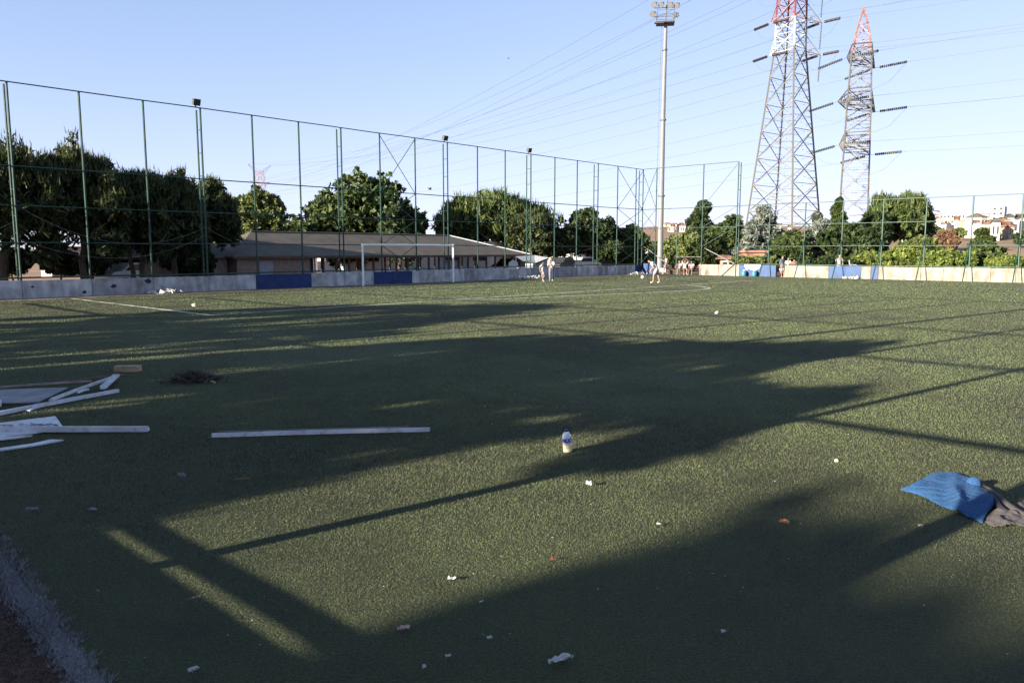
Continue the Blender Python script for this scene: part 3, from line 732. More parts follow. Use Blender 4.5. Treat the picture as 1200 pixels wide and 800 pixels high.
shade_tree(27.6, 31.2, topB, botB, 'spreading tree behind the near fence whose shadow falls beside the bottle', n=180, nh=4, rcl=.34, hole=((30.5, 2.70, .62, .34), (30.3, 2.2, .4, .5), (29.4, 3.07, .55, .24), (30.2, 3.2, .5, .22), (28.5, 3.1, .5, .24)))
topD = [(33.15, 1.7), (33.4, 2.70), (33.9, 2.50), (34.4, 2.38), (35.0, 2.40), (35.6, 2.44), (37, 2.55), (41, 2.55)]
botD = [(33.0, 1.3), (33.6, .9), (34.5, .5), (41, .3)]
shade_tree(33.2, 36.6, topD, botD, 'bushy tree behind the photographer whose shadow touches the blue towel', n=330, rcl=.34, back=26.0)
shade_tree(36.2, 41, topD, [(33, .3), (41, .3)], 'broad tree behind the photographer right of the bushy one', n=220, back=26.0)

# ------------------------------------------------------------------ the long shed
sh = empty('shed', P(0, -6, 0), FROT, 'long low shed with a grey hipped roof behind the white goal', 'building')
# local x = a, local y = -(v+6): front at y=0, back at y=6
x0, x1, ez, rz_ = -8.85, 17.9, 1.76, 3.30
b = MB()
def roofbox(b, x0, x1, y0, y1, ez, rz_, h0, h1, th=.10):
    ym = (y0+y1)/2
    low = [(x0, y0, ez), (x1, y0, ez), (x1, y1, ez), (x0, y1, ez)]; rd = [(x0+h0, ym, rz_), (x1-h1, ym, rz_)]
    up = low + rd; dn = [(x, y, z-th) for x, y, z in up]
    b.add(up + dn, [(0,1,5,4), (1,2,5), (2,3,4,5), (3,0,4), (7,6,10,11), (8,7,11), (9,8,11,10), (6,9,10), (0,6,7,1), (1,7,8,2), (2,8,9,3), (3,9,6,0)])
roofbox(b, x0, x1, -.35, 6.35, ez, rz_, 3.0, 6.3)
rf = b.build('roof', M['roof'], sh)
b = MB(); b.tube([(x1-6.3, 3, rz_+.02), (x1, -.35, ez+.03)], .05, 5); b.build('ridge_cap', M['white_paint'], rf)
b = MB(); b.tube([(x0+3, 3, rz_+.02), (x1-6.3, 3, rz_+.02)], .06, 5); b.build('ridge_cap', M['roof'], rf)
b = MB(); b.box(x0, x1, -.40, -.36, ez-.16, ez+.0); b.build('fascia', M['wood_post'], rf)
b = MB(); b.box(x0+.4, -3.4, 0, .2, 0, ez-.1); b.box(x0+.4, x0+.6, .21, 5.8, 0, ez-.1); b.build('brick_wall', M['brick'], sh)
b = MB(); b.box(-7.0, -6.1, -.04, -.01, 0, 1.45); d_ = b.build('door', M['cloth_grey'], sh)
b = MB(); b.box(-6.25, -6.18, -.07, -.041, .75, .82); b.build('handle', M['dark_steel'], d_)
b = MB(); b.box(-3.39, -2.6, .6, .7, 0, ez-.1); b.build('dark_doorway', M['cloth_black'], sh)
b = MB(); b.tube([(-3.3, -.25, 0), (-3.3, -.25, ez-.12)], .04, 6); b.build('downpipe', M['white_paint'], sh)
xx = -2.4
while xx < x1:
    MB().box(xx-.06, xx+.06, -.05, .07, 0, ez-.12).build('column', M['wood_post'], sh)
    xx += 1.02
xx = -2.0
while xx < x1:
    MB().box(xx-.05, xx+.05, 5.6, 5.7, 0, ez-.12).build('column', M['wood_post'], sh); xx += 1.6
b = MB(); b.box(-2.4, x1, .0, .05, 0, .75); b.build('parapet', M['plaster'], sh)
# a lower lean-to roof at the left end
b = MB(); roofbox(b, -14.2, -8.4, .6, 6.0, 1.72, 2.75, 1.0, .1); r2 = b.build('lean_to_roof', M['roof'], sh)
b = MB(); b.box(-13.6, -8.6, .9, 5.7, 0, 1.6); b.build('brick_wall', M['brick'], sh)
# canvas booth beside the shed
bo = empty('canvas_booth', P(15.6, -3.0, 0), FROT, 'small booth with a torn white canvas awning beside the shed', 'booth')
b = MB(); b.add([(-3.6,-.8,1.62), (-1.6,-1.2,1.42), (1.6,-.7,1.9), (1.2,1.4,2.15), (-2.8,1.2,2.05), (-.2,.2,1.72)], [(0,1,5), (1,2,5), (2,3,5), (3,4,5), (4,0,5)])
b.build('awning', M['tarp'], bo)
b = MB(); b.add([(-1.6,-1.22,1.40), (1.6,-.72,1.88), (1.6,-.72,1.74), (-1.6,-1.22,1.22)], [(0,1,2,3)]); b.build('awning_edge', M['cloth_black'], bo)
b = MB(); b.box(-1.3, 1.5, -.5, .8, 0, 1.35); b.build('counter', M['cloth_grey'], bo)
for q in ((-1.55,-1.15,1.36), (1.55,-.7,1.85), (1.15,1.35,2.1), (-2.7,1.15,2.0)): MB().tube([(q[0],q[1],0), q], .035, 6).build('pole', M['dark_steel'], bo)
b = MB(); b.add([(-6.2,-.9,.4), (-4.5,-.9,.4), (-4.3,-.6,1.5), (-5.2,-.55,1.75), (-6.0,-.6,1.45)], [(0,1,2,3,4)]); b.build('hanging_cloth', M['tarp'], bo)

bo.scale = (.62, .62, .80)
# ------------------------------------------------------------------ houses seen under the trees and the distant town
def house(name, px0, px1, top, Y, m, label, rot=.5, roofm=None, depth=8.0, nwin=0, rows=1, group=None, gz=None, flat=True, floor=0):
    c = at((px0+px1)/2, 300, Y); wv = (px1-px0)*Y/F; zt = at((px0+px1)/2, top, Y).z
    g0 = float(terrain_z(np.array(c.x), np.array(Y))) if gz is None else gz
    t = empty(name, (c.x, Y, g0), rot, label, 'building', group)
    wv /= max(.4, abs(math.cos(rot))); wv = max(wv - depth*abs(math.sin(rot))*.6, wv*.5)
    H = zt - g0
    b = MB(); b.box(-wv/2, wv/2, 0, depth, -2.5, H); wl = b.build('wall', m, t)
    if roofm:
        b = MB()
        if flat: b.box(-wv/2-.25, wv/2+.25, -.25, depth+.25, H+.01, H+.22)
        else: roofbox(b, -wv/2-.4, wv/2+.4, -.4, depth+.4, H+.05, H+depth*.22, depth*.3, depth*.3)
        b.build('roof', roofm, t)
    for r_ in range(rows):
        for k in range(nwin):
            xw = -wv/2 + wv*(k+.5)/nwin; ww = wv/nwin*.22; z0 = H*(r_+.35)/rows; z1 = H*(r_+.78)/rows
            b = MB(); b.box(xw-ww, xw+ww, -.05, -.005, z0, z1); wn = b.build('window', M['glass_dark'], t)
            if ww*F/Y > 3:
                f_ = MB(); f_.box(xw-ww-.08, xw+ww+.08, -.09, -.055, z0-.14, z0-.02); f_.build('sill', M['plaster'], wn)
    return t
HG = 'houses behind the pine row'
house('house', 30, 76, 292, 62, M['pink'], 'pale pink house seen between the two leftmost pine trunks', -.65, M['tile'], 7, 4, 1, HG, 0)
house('house', 88, 132, 296, 66, M['plaster'], 'white house between the second pine and the thin trunks', -.6, None, 7, 3, 1, HG, 0)
house('house', 128, 168, 288, 68, M['pink'], 'pink house with a red band behind the double pine trunk', -.7, M['tile'], 7, 3, 1, HG, 0)
house('house', 180, 246, 284, 70, M['plaster'], 'white two storey house left of the shed under the pine branches', -.6, None, 8, 5, 2, HG, 0)
BK = 'pale walls seen through the open shed'
house('house', 350, 470, 283, 78, M['plaster'], 'pale wall seen between the left shed columns', -.75, None, 6, 3, 1, BK, 0)
house('house', 468, 590, 284, 84, M['plaster'], 'cream building seen through the right half of the shed', -.75, None, 6, 3, 1, BK, 0)
house('house', 556, 612, 272, 96, M['plaster'], 'white house end showing above the canvas booth', -.6, M['tile'], 8, 2, 1, BK, 0, False)
house('house', 612, 700, 286, 112, M['plaster'], 'long white building behind the players under the trees', -.55, None, 9, 8, 1, BK, 0)
house('house', 690, 765, 292, 116, M['pink'], 'pale building behind the tree trunks left of the mast', -.5, None, 9, 6, 1, BK, 0)
house('hut', 843, 856, 303, 70, M['pink'], 'tiny pink hut behind the white wall beside the gate', -.3, M['tile'], 1.5, 1, 1, None, 0, False)
house('hut', 866, 898, 296, 74, M['tile'], 'low rusty brown shelter behind the blue wall panel', -.3, M['tile'], 2.5, 0, 1, None, 0)
TG = 'buildings of the distant town'
house('apartment_block', 1096, 1130, 251, 430, M['plaster'], 'wide white block of the distant town with a red roof edge', -.35, M['tile'], 22, 7, 3, TG)
house('apartment_block', 1141, 1160, 251, 440, M['cream'], 'cream block with a dark roof edge left of the white tower', -.4, M['roof'], 20, 5, 3, TG)
house('tower_block', 1158, 1173, 242, 460, M['plaster'], 'tall white tower with a shaded side in the distant town', -.7, None, 9, 2, 5, TG)
house('apartment_block', 1128, 1172, 258, 410, M['cream'], 'long yellow apartment block below the white tower', -.3, None, 14, 9, 2, TG)
house('apartment_block', 1168, 1190, 258, 390, M['cream'], 'yellow apartment block with balconies right of the white tower', -.35, M['brick'], 14, 5, 3, TG)
house('apartment_block', 1087, 1098, 257, 380, M['concrete_grey'], 'narrow grey block right beside the rounded pine', -.4, None, 10, 3, 3, TG)
house('warehouse', 1160, 1206, 273, 300, M['plaster'], 'long low white warehouse at the right edge of the photo', -.3, None, 14, 0, 1, TG)
house('apartment_block', 1192, 1215, 262, 420, M['plaster'], 'white block cut by the right edge of the photo', -.3, None, 12, 5, 2, TG)
random.seed(3)
for k in range(34):
    px = random.uniform(1060, 1215); Y = random.uniform(230, 380); w_ = random.uniform(6, 15)
    c = at(px, 300, Y); g0 = float(terrain_z(np.array(c.x), np.array(Y)))
    tp = 293.5 - (g0 + random.uniform(3, 6.5) - CAM_H)/Y*F
    house('house', px-w_/2, px+w_/2, tp, Y, random.choice([M['plaster'], M['plaster'], M['pink'], M['cream']]), 'small pale house on the slope of the distant town', random.uniform(-.9, .3), random.choice([M['tile'], None, M['roof']]), random.uniform(6, 10), 2, 1, 'small houses of the distant town', None, False)
for k in range(26):
    px = random.choice([random.uniform(735, 880), random.uniform(780, 812), random.uniform(880, 1060)]); Y = random.uniform(420, 900); w_ = random.uniform(5, 10)
    c = at(px, 300, Y); g0 = float(terrain_z(np.array(c.x), np.array(Y)))
    tp = 293.5 - (g0 + random.uniform(2.5, 5.5) - CAM_H)/Y*F
    house('house', px-w_/2, px+w_/2, tp, Y, random.choice([M['plaster'], M['pink'], M['cream']]), 'tiny red roofed house of the far town on the skyline', random.uniform(-.9, .3), random.choice([M['tile'], M['tile'], None]), random.uniform(8, 12), 2, 1, 'red roofed houses on the skyline', None, False)
for k in range(16):
    px = random.uniform(1075, 1205); Y = random.uniform(200, 400)
    c = at(px, 300, Y); g0 = float(terrain_z(np.array(c.x), np.array(Y)))
    h_ = random.uniform(2.5, 5)
    tree('broadleaf_tree', (c.x, Y, g0), [(0,0,h_*.55,h_*.7,h_*.6,h_*.45), (h_*.5,0,h_*.5,h_*.45,h_*.5,h_*.35)], random.choice([M['leaf_mid'], M['leaf_deep'], M['leaf_light']]), M['bark_dark'], 'small dusty tree among the houses of the distant town', per=18, size=.9, dens=.35, rc=.4, trunk=(.15,0), group='trees in the distant town', cap=1500)

# ------------------------------------------------------------------ floodlight mast
mb = at(773.5, 300, 76.0); mb.z = 0
ms = empty('floodlight_mast', mb, R(-8), 'tall pale steel floodlight mast with six round lamps beyond the fence corner', 'floodlight mast')
MH = at(777, 27, 76).z
MB().tube([(0,0,0), (0,0,MH*.33), (0,0,MH*.66), (.05,0,MH)], [.285,.25,.21,.16], 12).build('mast_pole', M['mast'], ms)
b = MB(); b.box(-.55, .55, -.5, .5, 0, .4); b.build('mast_base', M['concrete_grey'], ms)
for i_, z in enumerate((7.3, 14.5, 21)):
    b = MB(); r_ = .32 - z*.006; b.lathe((0,0,z), [(r_+.05,0), (r_+.07,.06), (r_+.05,.16)], 12); b.build('collar', M['steel'], ms)
b = MB()
for s in (-.16, .16): b.tube([(-.52, s, 2.2), (-.34, s, MH-.2)], .022, 4)
tag(b.build('ladder_rail', M['steel'], ms), kind='stuff')
b = MB(); z = 2.4
while z < MH-.3: b.tube([(-.52+.18*(z/MH), -.16, z), (-.52+.18*(z/MH), .16, z)], .016, 4); b.tube([(-.52+.18*(z/MH), 0, z), (-.2, 0, z)], .012, 4) if int(z) % 3 == 0 else None; z += .42
tag(b.build('ladder_rung', M['steel'], ms), kind='stuff')
b = MB(); b.box(-.85, .85, -.7, .7, MH-.12, MH+.0); b.box(-1.05, -.2, -.9, -.55, MH-.24, MH-.13); b.build('platform', M['dark_steel'], ms)
b = MB()
for (xx, yy) in ((-.8,-.65), (.8,-.65), (.8,.65), (-.8,.65)): b.tube([(xx,yy,MH), (xx,yy,MH+1.0)], .025, 4)
for zz in (.5, 1.0): b.tube([(-.8,-.65,MH+zz), (.8,-.65,MH+zz), (.8,.65,MH+zz), (-.8,.65,MH+zz), (-.8,-.65,MH+zz)], .02, 4)
tag(b.build('guard_rail', M['dark_steel'], ms), kind='stuff')
b = MB(); b.tube([(0,0,MH), (.15,0,MH+2.0)], .07, 8); b.tube([(.15,0,MH+2.0), (.17,0,MH+2.5)], .02, 4)
b.tube([(-1.25,-.1,MH+.55), (1.3,-.1,MH+.55)], .035, 5); b.tube([(-1.05,-.1,MH+1.35), (1.3,-.1,MH+1.35)], .035, 5)
tag(b.build('lamp_frame', M['steel'], ms), kind='stuff')
for (xx, zz) in ((-1.02, 1.66), (-.38, 1.64), (.47, 1.58), (1.06, 1.52), (-1.16, .82), (.98, .62)):
    c = Vector((xx, -.2, MH+zz)); ax = Vector((-.35, -.8, -.48)).normalized()
    b = MB(); b.tube([c+ax*-.22, c+ax*-.05, c+ax*.12, c+ax*.22], [.10,.22,.27,.285], 14); lp_ = b.build('lamp', M['steel'], ms)
    b = MB(); b.tube([c+ax*.221, c+ax*.226], .235, 14); b.build('lens', M['lens'], lp_)
    b = MB(); b.tube([c+ax*-.22, c+ax*-.5], .09, 8); b.build('ballast_box', M['dark_steel'], lp_)

# ------------------------------------------------------------------ pylons and cables
def lattice(profile, phi, legr, brr, panels, sub=True):
    """profile: list of (z, half diagonal); returns builder functions per z range"""
    zs = [p_[0] for p_ in profile]; rs = [p_[1] for p_ in profile]
    def leg(k, z):
        r_ = np.interp(z, zs, rs); a_ = phi + k*math.pi/2
        return Vector((math.cos(a_)*r_, math.sin(a_)*r_, z))
    return leg
def pylon(name, base, phi, profile, sections, label, legr=.16, brr=.07):
    t = empty(name, base, 0, label, 'pylon', 'electricity pylons')
    leg = lattice(profile, phi, legr, brr, None)
    for (z0, z1, npan, m, part) in sections:
        for k in range(4):
            MB().tube([leg(k, z0), leg(k, (z0+z1)/2), leg(k, z1)], legr, 4).build(part + '_leg', m, t)
        b = MB(); sb = MB(); zz = np.linspace(z0, z1, npan+1)
        if npan < 8 and z1-z0 > 15:                    # panels get shorter towards the top
            q = np.linspace(0, 1, npan+1); zz = z0 + (z1-z0)*(1-(1-q)**1.0)
        for i in range(npan):
            za, zb_ = zz[i], zz[i+1]
            for k in range(4):
                A, B_ = leg(k, za), leg((k+1) % 4, zb_); C_, D_ = leg((k+1) % 4, za), leg(k, zb_)
                b.tube([A, B_], brr, 4); b.tube([C_, D_], brr, 4)
                mid = (A+B_+C_+D_)/4
                for q in (.25, .5, .75):
                    zq = za + (zb_-za)*q
                    L1, L2 = leg(k, zq), leg((k+1) % 4, zq)
                    f_ = abs(q-.5)*2
                    sb.tube([L1, L1.lerp(mid if q == .5 else (A.lerp(B_, q) if q < .5 else D_.lerp(C_, 1-q)), .98)], brr*.5, 3)
                    sb.tube([L2, L2.lerp(mid if q == .5 else (C_.lerp(D_, q) if q < .5 else B_.lerp(A, 1-q)), .98)], brr*.5, 3)
            for k in range(4): sb.tube([leg(k, zb_), leg((k+1) % 4, zb_)], brr*.8, 4)
        tag(b.build(part + '_bracing', m, t), kind='stuff'); tag(sb.build(part + '_cross_members', m, t), kind='stuff')
    return t, leg
def insulator(parent, p0, p1, m, r=.17, discs=12):
    p0, p1 = Vector(p0), Vector(p1); pts = []; rs = []
    for i in range(discs):
        for q, rr in ((0, .3), (.25, 1), (.6, .9), (.62, .3)):
            pts.append(p0.lerp(p1, (i+q)/discs)); rs.append(r*rr)
    return MB().tube(pts, rs, 8).build('insulator', m, parent)
def arm(parent, leg, za, zb_, ks, tip, m, r=.08):
    """bracket arm: from two legs at two heights to a tip"""
    b = MB(); tip = Vector(tip)
    roots = [leg(k, z) for k in ks for z in (za, zb_)]
    for q in roots: b.tube([q, tip], r, 4)
    for f_ in (.33, .66):
        pp = [q.lerp(tip, f_) for q in roots]
        b.tube([pp[0], pp[1]], r*.6, 3); b.tube([pp[2], pp[3]], r*.6, 3); b.tube([pp[0], pp[2]], r*.6, 3); b.tube([pp[1], pp[3]], r*.6, 3)
    return tag(b.build('cross_arm', m, parent), kind='stuff')
def cable(p0, p1, sag, r=.027, n=28, label='thin grey power cable strung across the sky between the pylons'):
    p0, p1 = Vector(p0), Vector(p1)
    o = MB().tube([p0.lerp(p1, k/n) - Vector((0, 0, sag*4*(k/n)*(1-k/n))) - p0 for k in range(n+1)], r, 4, cap=False).build('power_cable', M['wire'], loc=p0)
    return tag(o, label, 'cable', 'power cables between the pylons')
LD = Vector((-155, 213, 0)).normalized()             # direction the line leaves to the far pylons
LN = Vector((LD.y, -LD.x, 0))
# tall pylon
D1 = 127.0
def h1(y): return at(921, y, D1).z
b1 = at(916, 300, D1); b1.z = 0
px1 = D1/F*1.0
p1, leg1 = pylon('pylon', b1, R(174), [(0, 47*px1), (h1(58), 17*px1), (h1(-150), 13.5*px1)],
    [(0, h1(58), 8, M['steel'], 'steel_body'), (h1(58), h1(24), 2, M['pylon_white'], 'white_section'), (h1(24), h1(-75), 5, M['red_paint'], 'red_section'), (h1(-75), h1(-150), 4, M['pylon_white'], 'upper_white_section')],
    'tall lattice pylon with white and red painted upper body cut by the top edge', .16, .07)
ends1 = []
for lv, y in enumerate((62, 24, -14, -52, -90)):
    z = h1(y); up = h1(y-20)
    for s, ks in ((1, (3, 2)), (-1, (0, 1))):
        ln = 4.0 if s > 0 else 1.0
        dv = Vector((1, -.1, 0)) if s > 0 else Vector((-1, .1, 0))
        root = (leg1(ks[0], z) + leg1(ks[1], z))/2
        tip = Vector((2.55*s + dv.x*(2.2 if s > 0 else .6), -.2*s, z - .4))
        mm = M['pylon_white'] if lv == 0 else M['red_paint']
        kk = sorted(range(4), key=lambda k: -s*leg1(k, z).x)[:2]
        arm(p1, leg1, z+.2, up, kk, tip, M['steel'] if s > 0 else mm, .065)
        if s > 0:
            insulator(p1, tip, tip + Vector((-.15, 0, -4.2)), M['insul'], .12, 16)
        for sg in (1, -1):
            d = (LD*sg + Vector((0, 0, -.10 if sg > 0 else -.02))).normalized()
            q0 = tip + d*.5; q1 = tip + d*3.2
            insulator(p1, q0, q1, M['insul_brown'], .23, 12)
            ends1.append((b1 + q1, sg, lv, s))
        jp = [tip + LD*3.2, tip + LD*1.6 + Vector((0,0,-1.9)), tip + Vector((0,0,-2.4)), tip - LD*1.6 + Vector((0,0,-1.9)), tip - LD*3.2]
        MB().tube(jp, .02, 4).build('jumper_wire', M['wire'], p1)
# shorter pylon
D2 = 150.0
def h2(y): return at(1002, y, D2).z
b2 = at(997.5, 300, D2); b2.z = 0
q2 = D2/F
p2, leg2 = pylon('pylon', b2, R(201), [(0, 24*q2), (h2(259), 21.5*q2), (h2(170), 19*q2), (h2(118), 17.5*q2), (h2(66), 14.5*q2), (h2(52), 14*q2), (h2(10), 1.2*q2)],
    [(0, h2(170), 5, M['steel'], 'lower_body'), (h2(170), h2(118), 3, M['steel'], 'middle_body'), (h2(118), h2(62), 3, M['steel'], 'upper_body'), (h2(62), h2(10), 3, M['faded_red'], 'red_top')],
    'shorter lattice pylon with three arm rings and a pointed red top', .14, .075)
ends2 = []
for lv, y in enumerate((68, 120, 171)):
    z = h2(y)
    for s in (-1, 1):
        tx = {0: (988-1002, 1022-1002), 1: (980-1002, 1025-1002), 2: (984-1002, 1022-1002)}[lv][0 if s < 0 else 1]*q2
        tip = Vector((tx, -.9*s if s < 0 else 1.6, z + (.3 if s < 0 else -1.5)))
        kk = sorted(range(4), key=lambda k: -s*leg2(k, z).x)
        arm(p2, leg2, z-.9, z+2.3, kk[:2], tip, M['dark_steel'] if lv < 2 else M['steel'], .11)
        b = MB()
        for k in kk[2:]: b.tube([leg2(k, z+2.3), tip], .09, 4); b.tube([leg2(k, z-.9), tip], .07, 4)
        for k in range(4):
            b.tube([leg2(k, z+2.3), leg2((k+1) % 4, z+2.3)], .10, 4); b.tube([leg2(k, z-.9), leg2((k+1) % 4, z-.9)], .09, 4)
        tag(b.build('arm_ring', M['dark_steel'] if lv < 2 else M['steel'], p2), kind='stuff')
        for sg in (1, -1):
            d = (LD*sg + Vector((0, 0, -.16 if sg > 0 else -.0))).normalized()
            q0 = tip + d*1.0; q1 = tip + d*6.2
            insulator(p2, q0, q1, M['insul'], .26, 14)
            b = MB(); b.tube([tip, q0], .04, 4); b.build('shackle', M['dark_steel'], p2)
            ends2.append((b2 + q1, sg, lv, s))
        jp = [tip + LD*6.2 + Vector((0,0,-.9)), tip + LD*3 + Vector((0,0,-3.0)), tip + Vector((0,0,-3.8)), tip - LD*3 + Vector((0,0,-3.0)), tip - LD*6.2]
        MB().tube(jp, .022, 4).build('jumper_wire', M['wire'], p2)
    b = MB()
    ring = [leg2(k, z) for k in range(4)]
    for k in range(4): b.tube([ring[k], ring[(k+1) % 4]], .10, 4)
    tag(b.build('ring_beam', M['dark_steel'] if lv < 2 else M['steel'], p2), kind='stuff')
# far pylons at the left
def far_pylon(px, Y, top, label):
    c = at(px, 300, Y); c.z = 0; zt = at(px, top, Y).z
    t, lg = pylon('pylon', c, R(30), [(0, 4.6), (zt*.55, 2.6), (zt*.86, 2.2), (zt*.93, 1.6)],
        [(0, zt*.62, 5, M['steel'], 'steel_body'), (zt*.62, zt*.93, 4, M['faded_red'], 'red_section')], label, .10, .05)
    tips = []
    for lv, q in enumerate((.93, .80, .67)):
        z = zt*q
        for s in (-1, 1):
            tip = LN*s*(5.0 if lv == 0 else 4.4) + Vector((0, 0, z + (zt*.07 if lv == 0 else .6)))
            kk = sorted(range(4), key=lambda k: -s*(lg(k, z).dot(LN)))[:2]
            arm(t, lg, z-1.2, z, kk, tip, M['faded_red'], .05)
            tips.append(c + tip)
    return tips
tf1 = far_pylon(308, 338, 193, 'distant red and white pylon showing above the yellow green tree')
tf2 = far_pylon(236, 460, 226, 'distant pylon hidden behind the dark pine row')
for (q, sg, lv, s) in ends1:
    if sg > 0: cable(q, tf1[min(2, lv//2)*2 + (1 if s > 0 else 0)], 5.0)
    else: cable(q, q - LD*230 + Vector((0, 0, 1.0)), 7.0)
for (q, sg, lv, s) in ends2:
    if sg > 0: cable(q, tf2[lv*2 + (1 if s > 0 else 0)], 8.0)
    else: cable(q, q - LD*230 + Vector((0, 0, 6.0)), 5.0)
tip2 = b2 + Vector((0, 0, h2(10)))
cable(tip2, tf2[0], 8.0, .018); cable(tip2, tip2 - LD*230, 4.0, .018)
# a pair of birds
def bird(p, sz, label):
    b = MB(); p = Vector(p)
    b.tube([(-.5*sz,0,0), (-.15*sz,0,.04*sz), (.2*sz,0,.05*sz), (.45*sz,0,.06*sz)], [.02*sz,.11*sz,.11*sz,.03*sz], 6)
    for s in (-1, 1): b.add([(.15*sz,0,.1*sz), (-.15*sz,0,.1*sz), (-.25*sz,s*.5*sz,.38*sz), (.0,s*.55*sz,.40*sz), (-.15*sz,s*1.0*sz,.22*sz)], [(0,1,2,3), (2,4,3)])
    tag(b.build('bird', M['cloth_black'], loc=p, rotz=R(35)), label, 'bird', 'birds in the sky')
bird(at(504, 222, 48), .30, 'dark bird flying just right of the fence braces above the shed')
bird(at(596, 69, 80), .22, 'small dark bird high in the sky left of the mast')

# ------------------------------------------------------------------ people
def person(loc, rot, label, J=None, scale=1.0, shirt='shirt_white', legs='cloth_pale', long_legs=False, sleeves=False, group='people at the pitch', legs2=None, seated=False):
    j = dict(pelvis=(0,0,.94), waist=(0,0,1.08), chest=(0,0,1.28), neck=(0,0,1.45), chin=(.02,0,1.50), head=(.03,0,1.60), crown=(.02,0,1.70))
    for s, q in ((1, 'l'), (-1, 'r')):
        j.update({'hip'+q: (0,.095*s,.90), 'knee'+q: (.02,.10*s,.50), 'ankle'+q: (0,.10*s,.09), 'toe'+q: (.17,.11*s,.03),
                  'sh'+q: (0,.18*s,1.39), 'elbow'+q: (-.02,.24*s,1.12), 'wrist'+q: (.06,.25*s,.88), 'palm'+q: (.08,.25*s,.80)})
    if J: j.update(J)
    rad = dict(pelvis=.125, waist=.115, chest=.135, neck=.055, chin=.062, head=.088, crown=.055, hip=.088, knee=.056, ankle=.036, toe=.030, sh=.062, elbow=.042, wrist=.028, palm=.034)
    names = list(j); idx = {n_: i for i, n_ in enumerate(names)}
    ed = [('pelvis','waist'), ('waist','chest'), ('chest','neck'), ('neck','chin'), ('chin','head'), ('head','crown')]
    for q in 'lr':
        ed += [('pelvis','hip'+q), ('hip'+q,'knee'+q), ('knee'+q,'ankle'+q), ('ankle'+q,'toe'+q), ('chest','sh'+q), ('sh'+q,'elbow'+q), ('elbow'+q,'wrist'+q), ('wrist'+q,'palm'+q)]
    vs = [Vector(j[n_]) for n_ in names]; es = [(idx[a_], idx[b_]) for a_, b_ in ed]
    rr = [rad[n_] if n_ in rad else rad[n_[:-1]] for n_ in names]; own = list(names)
    for q in 'lr':                                     # five fingers, bent and unequal
        w_, p_ = Vector(j['wrist'+q]), Vector(j['palm'+q]); d = (p_-w_).normalized()
        sd_ = d.cross(Vector((0,1,0))).normalized() if abs(d.y) < .9 else Vector((1,0,0))
        nn = d.cross(sd_)
        for k, (o_, ln) in enumerate(((-.03,.065), (-.01,.08), (.012,.075), (.032,.06))):
            a_ = len(vs); vs.append(p_ + sd_*o_ + d*.03 + nn*.0); vs.append(p_ + sd_*o_*1.15 + d*(.03+ln*.55) + nn*.008); vs.append(p_ + sd_*o_*1.1 + d*(.03+ln) + nn*.028)
            rr += [.0105,.0095,.008]; own += ['palm'+q]*3; es += [(idx['palm'+q], a_), (a_, a_+1), (a_+1, a_+2)]
        a_ = len(vs); vs.append(p_ - sd_*.042 + nn*.012); vs.append(p_ - sd_*.062 + d*.035 + nn*.024); rr += [.012,.009]; own += ['palm'+q]*2
        es += [(idx['palm'+q], a_), (a_, a_+1)]
    # face: nose and ears as short outgrowths of the head
    h_ = Vector(j['head']); up = (Vector(j['crown'])-Vector(j['chin'])).normalized(); fw = Vector((1,0,0)) - up*up.x; fw.normalize(); sd2 = up.cross(fw)
    for off, r_ in ((fw*.105 - up*.015, .014), (sd2*.088, .016), (-sd2*.088, .016), (fw*.085 - up*.06, .022)):
        es.append((idx['head'], len(vs))); vs.append(h_+off); rr.append(r_); own.append('head')
    me = bpy.data.meshes.new('skeleton'); me.from_pydata([tuple(v*scale) for v in vs], es, [])
    o = bpy.data.objects.new('skeleton', me); COL.objects.link(o)
    md = o.modifiers.new('skin', 'SKIN'); md.use_smooth_shade = True
    sv = me.skin_vertices[0].data
    for i, r_ in enumerate(rr): sv[i].radius = (r_*scale, r_*scale); sv[i].use_root = (i == 0)
    sb = o.modifiers.new('sub', 'SUBSURF'); sb.levels = 1; sb.render_levels = 1
    dg = bpy.context.evaluated_depsgraph_get()
    bm_ = bpy.data.meshes.new_from_object(o.evaluated_get(dg))
    bpy.data.objects.remove(o); 
    t = empty('person', loc, rot, label, 'person', group)
    body = link_mesh('body', bm_, M['skin'], t)
    bm_.polygons.foreach_set('use_smooth', [True]*len(bm_.polygons))
    # nearest bone of each vertex
    co = np.array([v.co[:] for v in bm_.vertices])/scale
    best = np.full(len(co), 1e9); lab = np.empty(len(co), object); par = np.zeros(len(co))
    for e in es:
        A, B_ = np.array(vs[e[0]]), np.array(vs[e[1]]); d = B_-A; L2 = max(1e-9, d@d)
        tt = np.clip(((co-A)@d)/L2, 0, 1); dist = np.linalg.norm(co-(A+tt[:,None]*d), axis=1)
        m_ = dist < best-1e-6; best[m_] = dist[m_]; par[m_] = tt[m_]
        lab[m_] = own[e[0]] + '>' + own[e[1]]
    def cloth(name, m, fn, off):
        sel = np.array([fn(l_, t_) for l_, t_ in zip(lab, par)])
        fs = [p_ for p_ in bm_.polygons if sum(sel[i] for i in p_.vertices) >= len(p_.vertices)-1]
        used = sorted({i for p_ in fs for i in p_.vertices}); mp = {i: k for k, i in enumerate(used)}
        nv = [tuple(bm_.vertices[i].co + bm_.vertices[i].normal*off*scale) for i in used]
        if not fs: return
        c = bpy.data.meshes.new(name); c.from_pydata(nv, [], [tuple(mp[i] for i in p_.vertices) for p_ in fs]); c.update()
        c.polygons.foreach_set('use_smooth', [True]*len(c.polygons))
        ob = link_mesh(name, c, M[m], t)
        so = ob.modifiers.new('thick', 'SOLIDIFY'); so.thickness = .012; so.offset = 1
    torso = ('pelvis>waist', 'waist>chest', 'chest>neck', 'chest>shl', 'chest>shr')
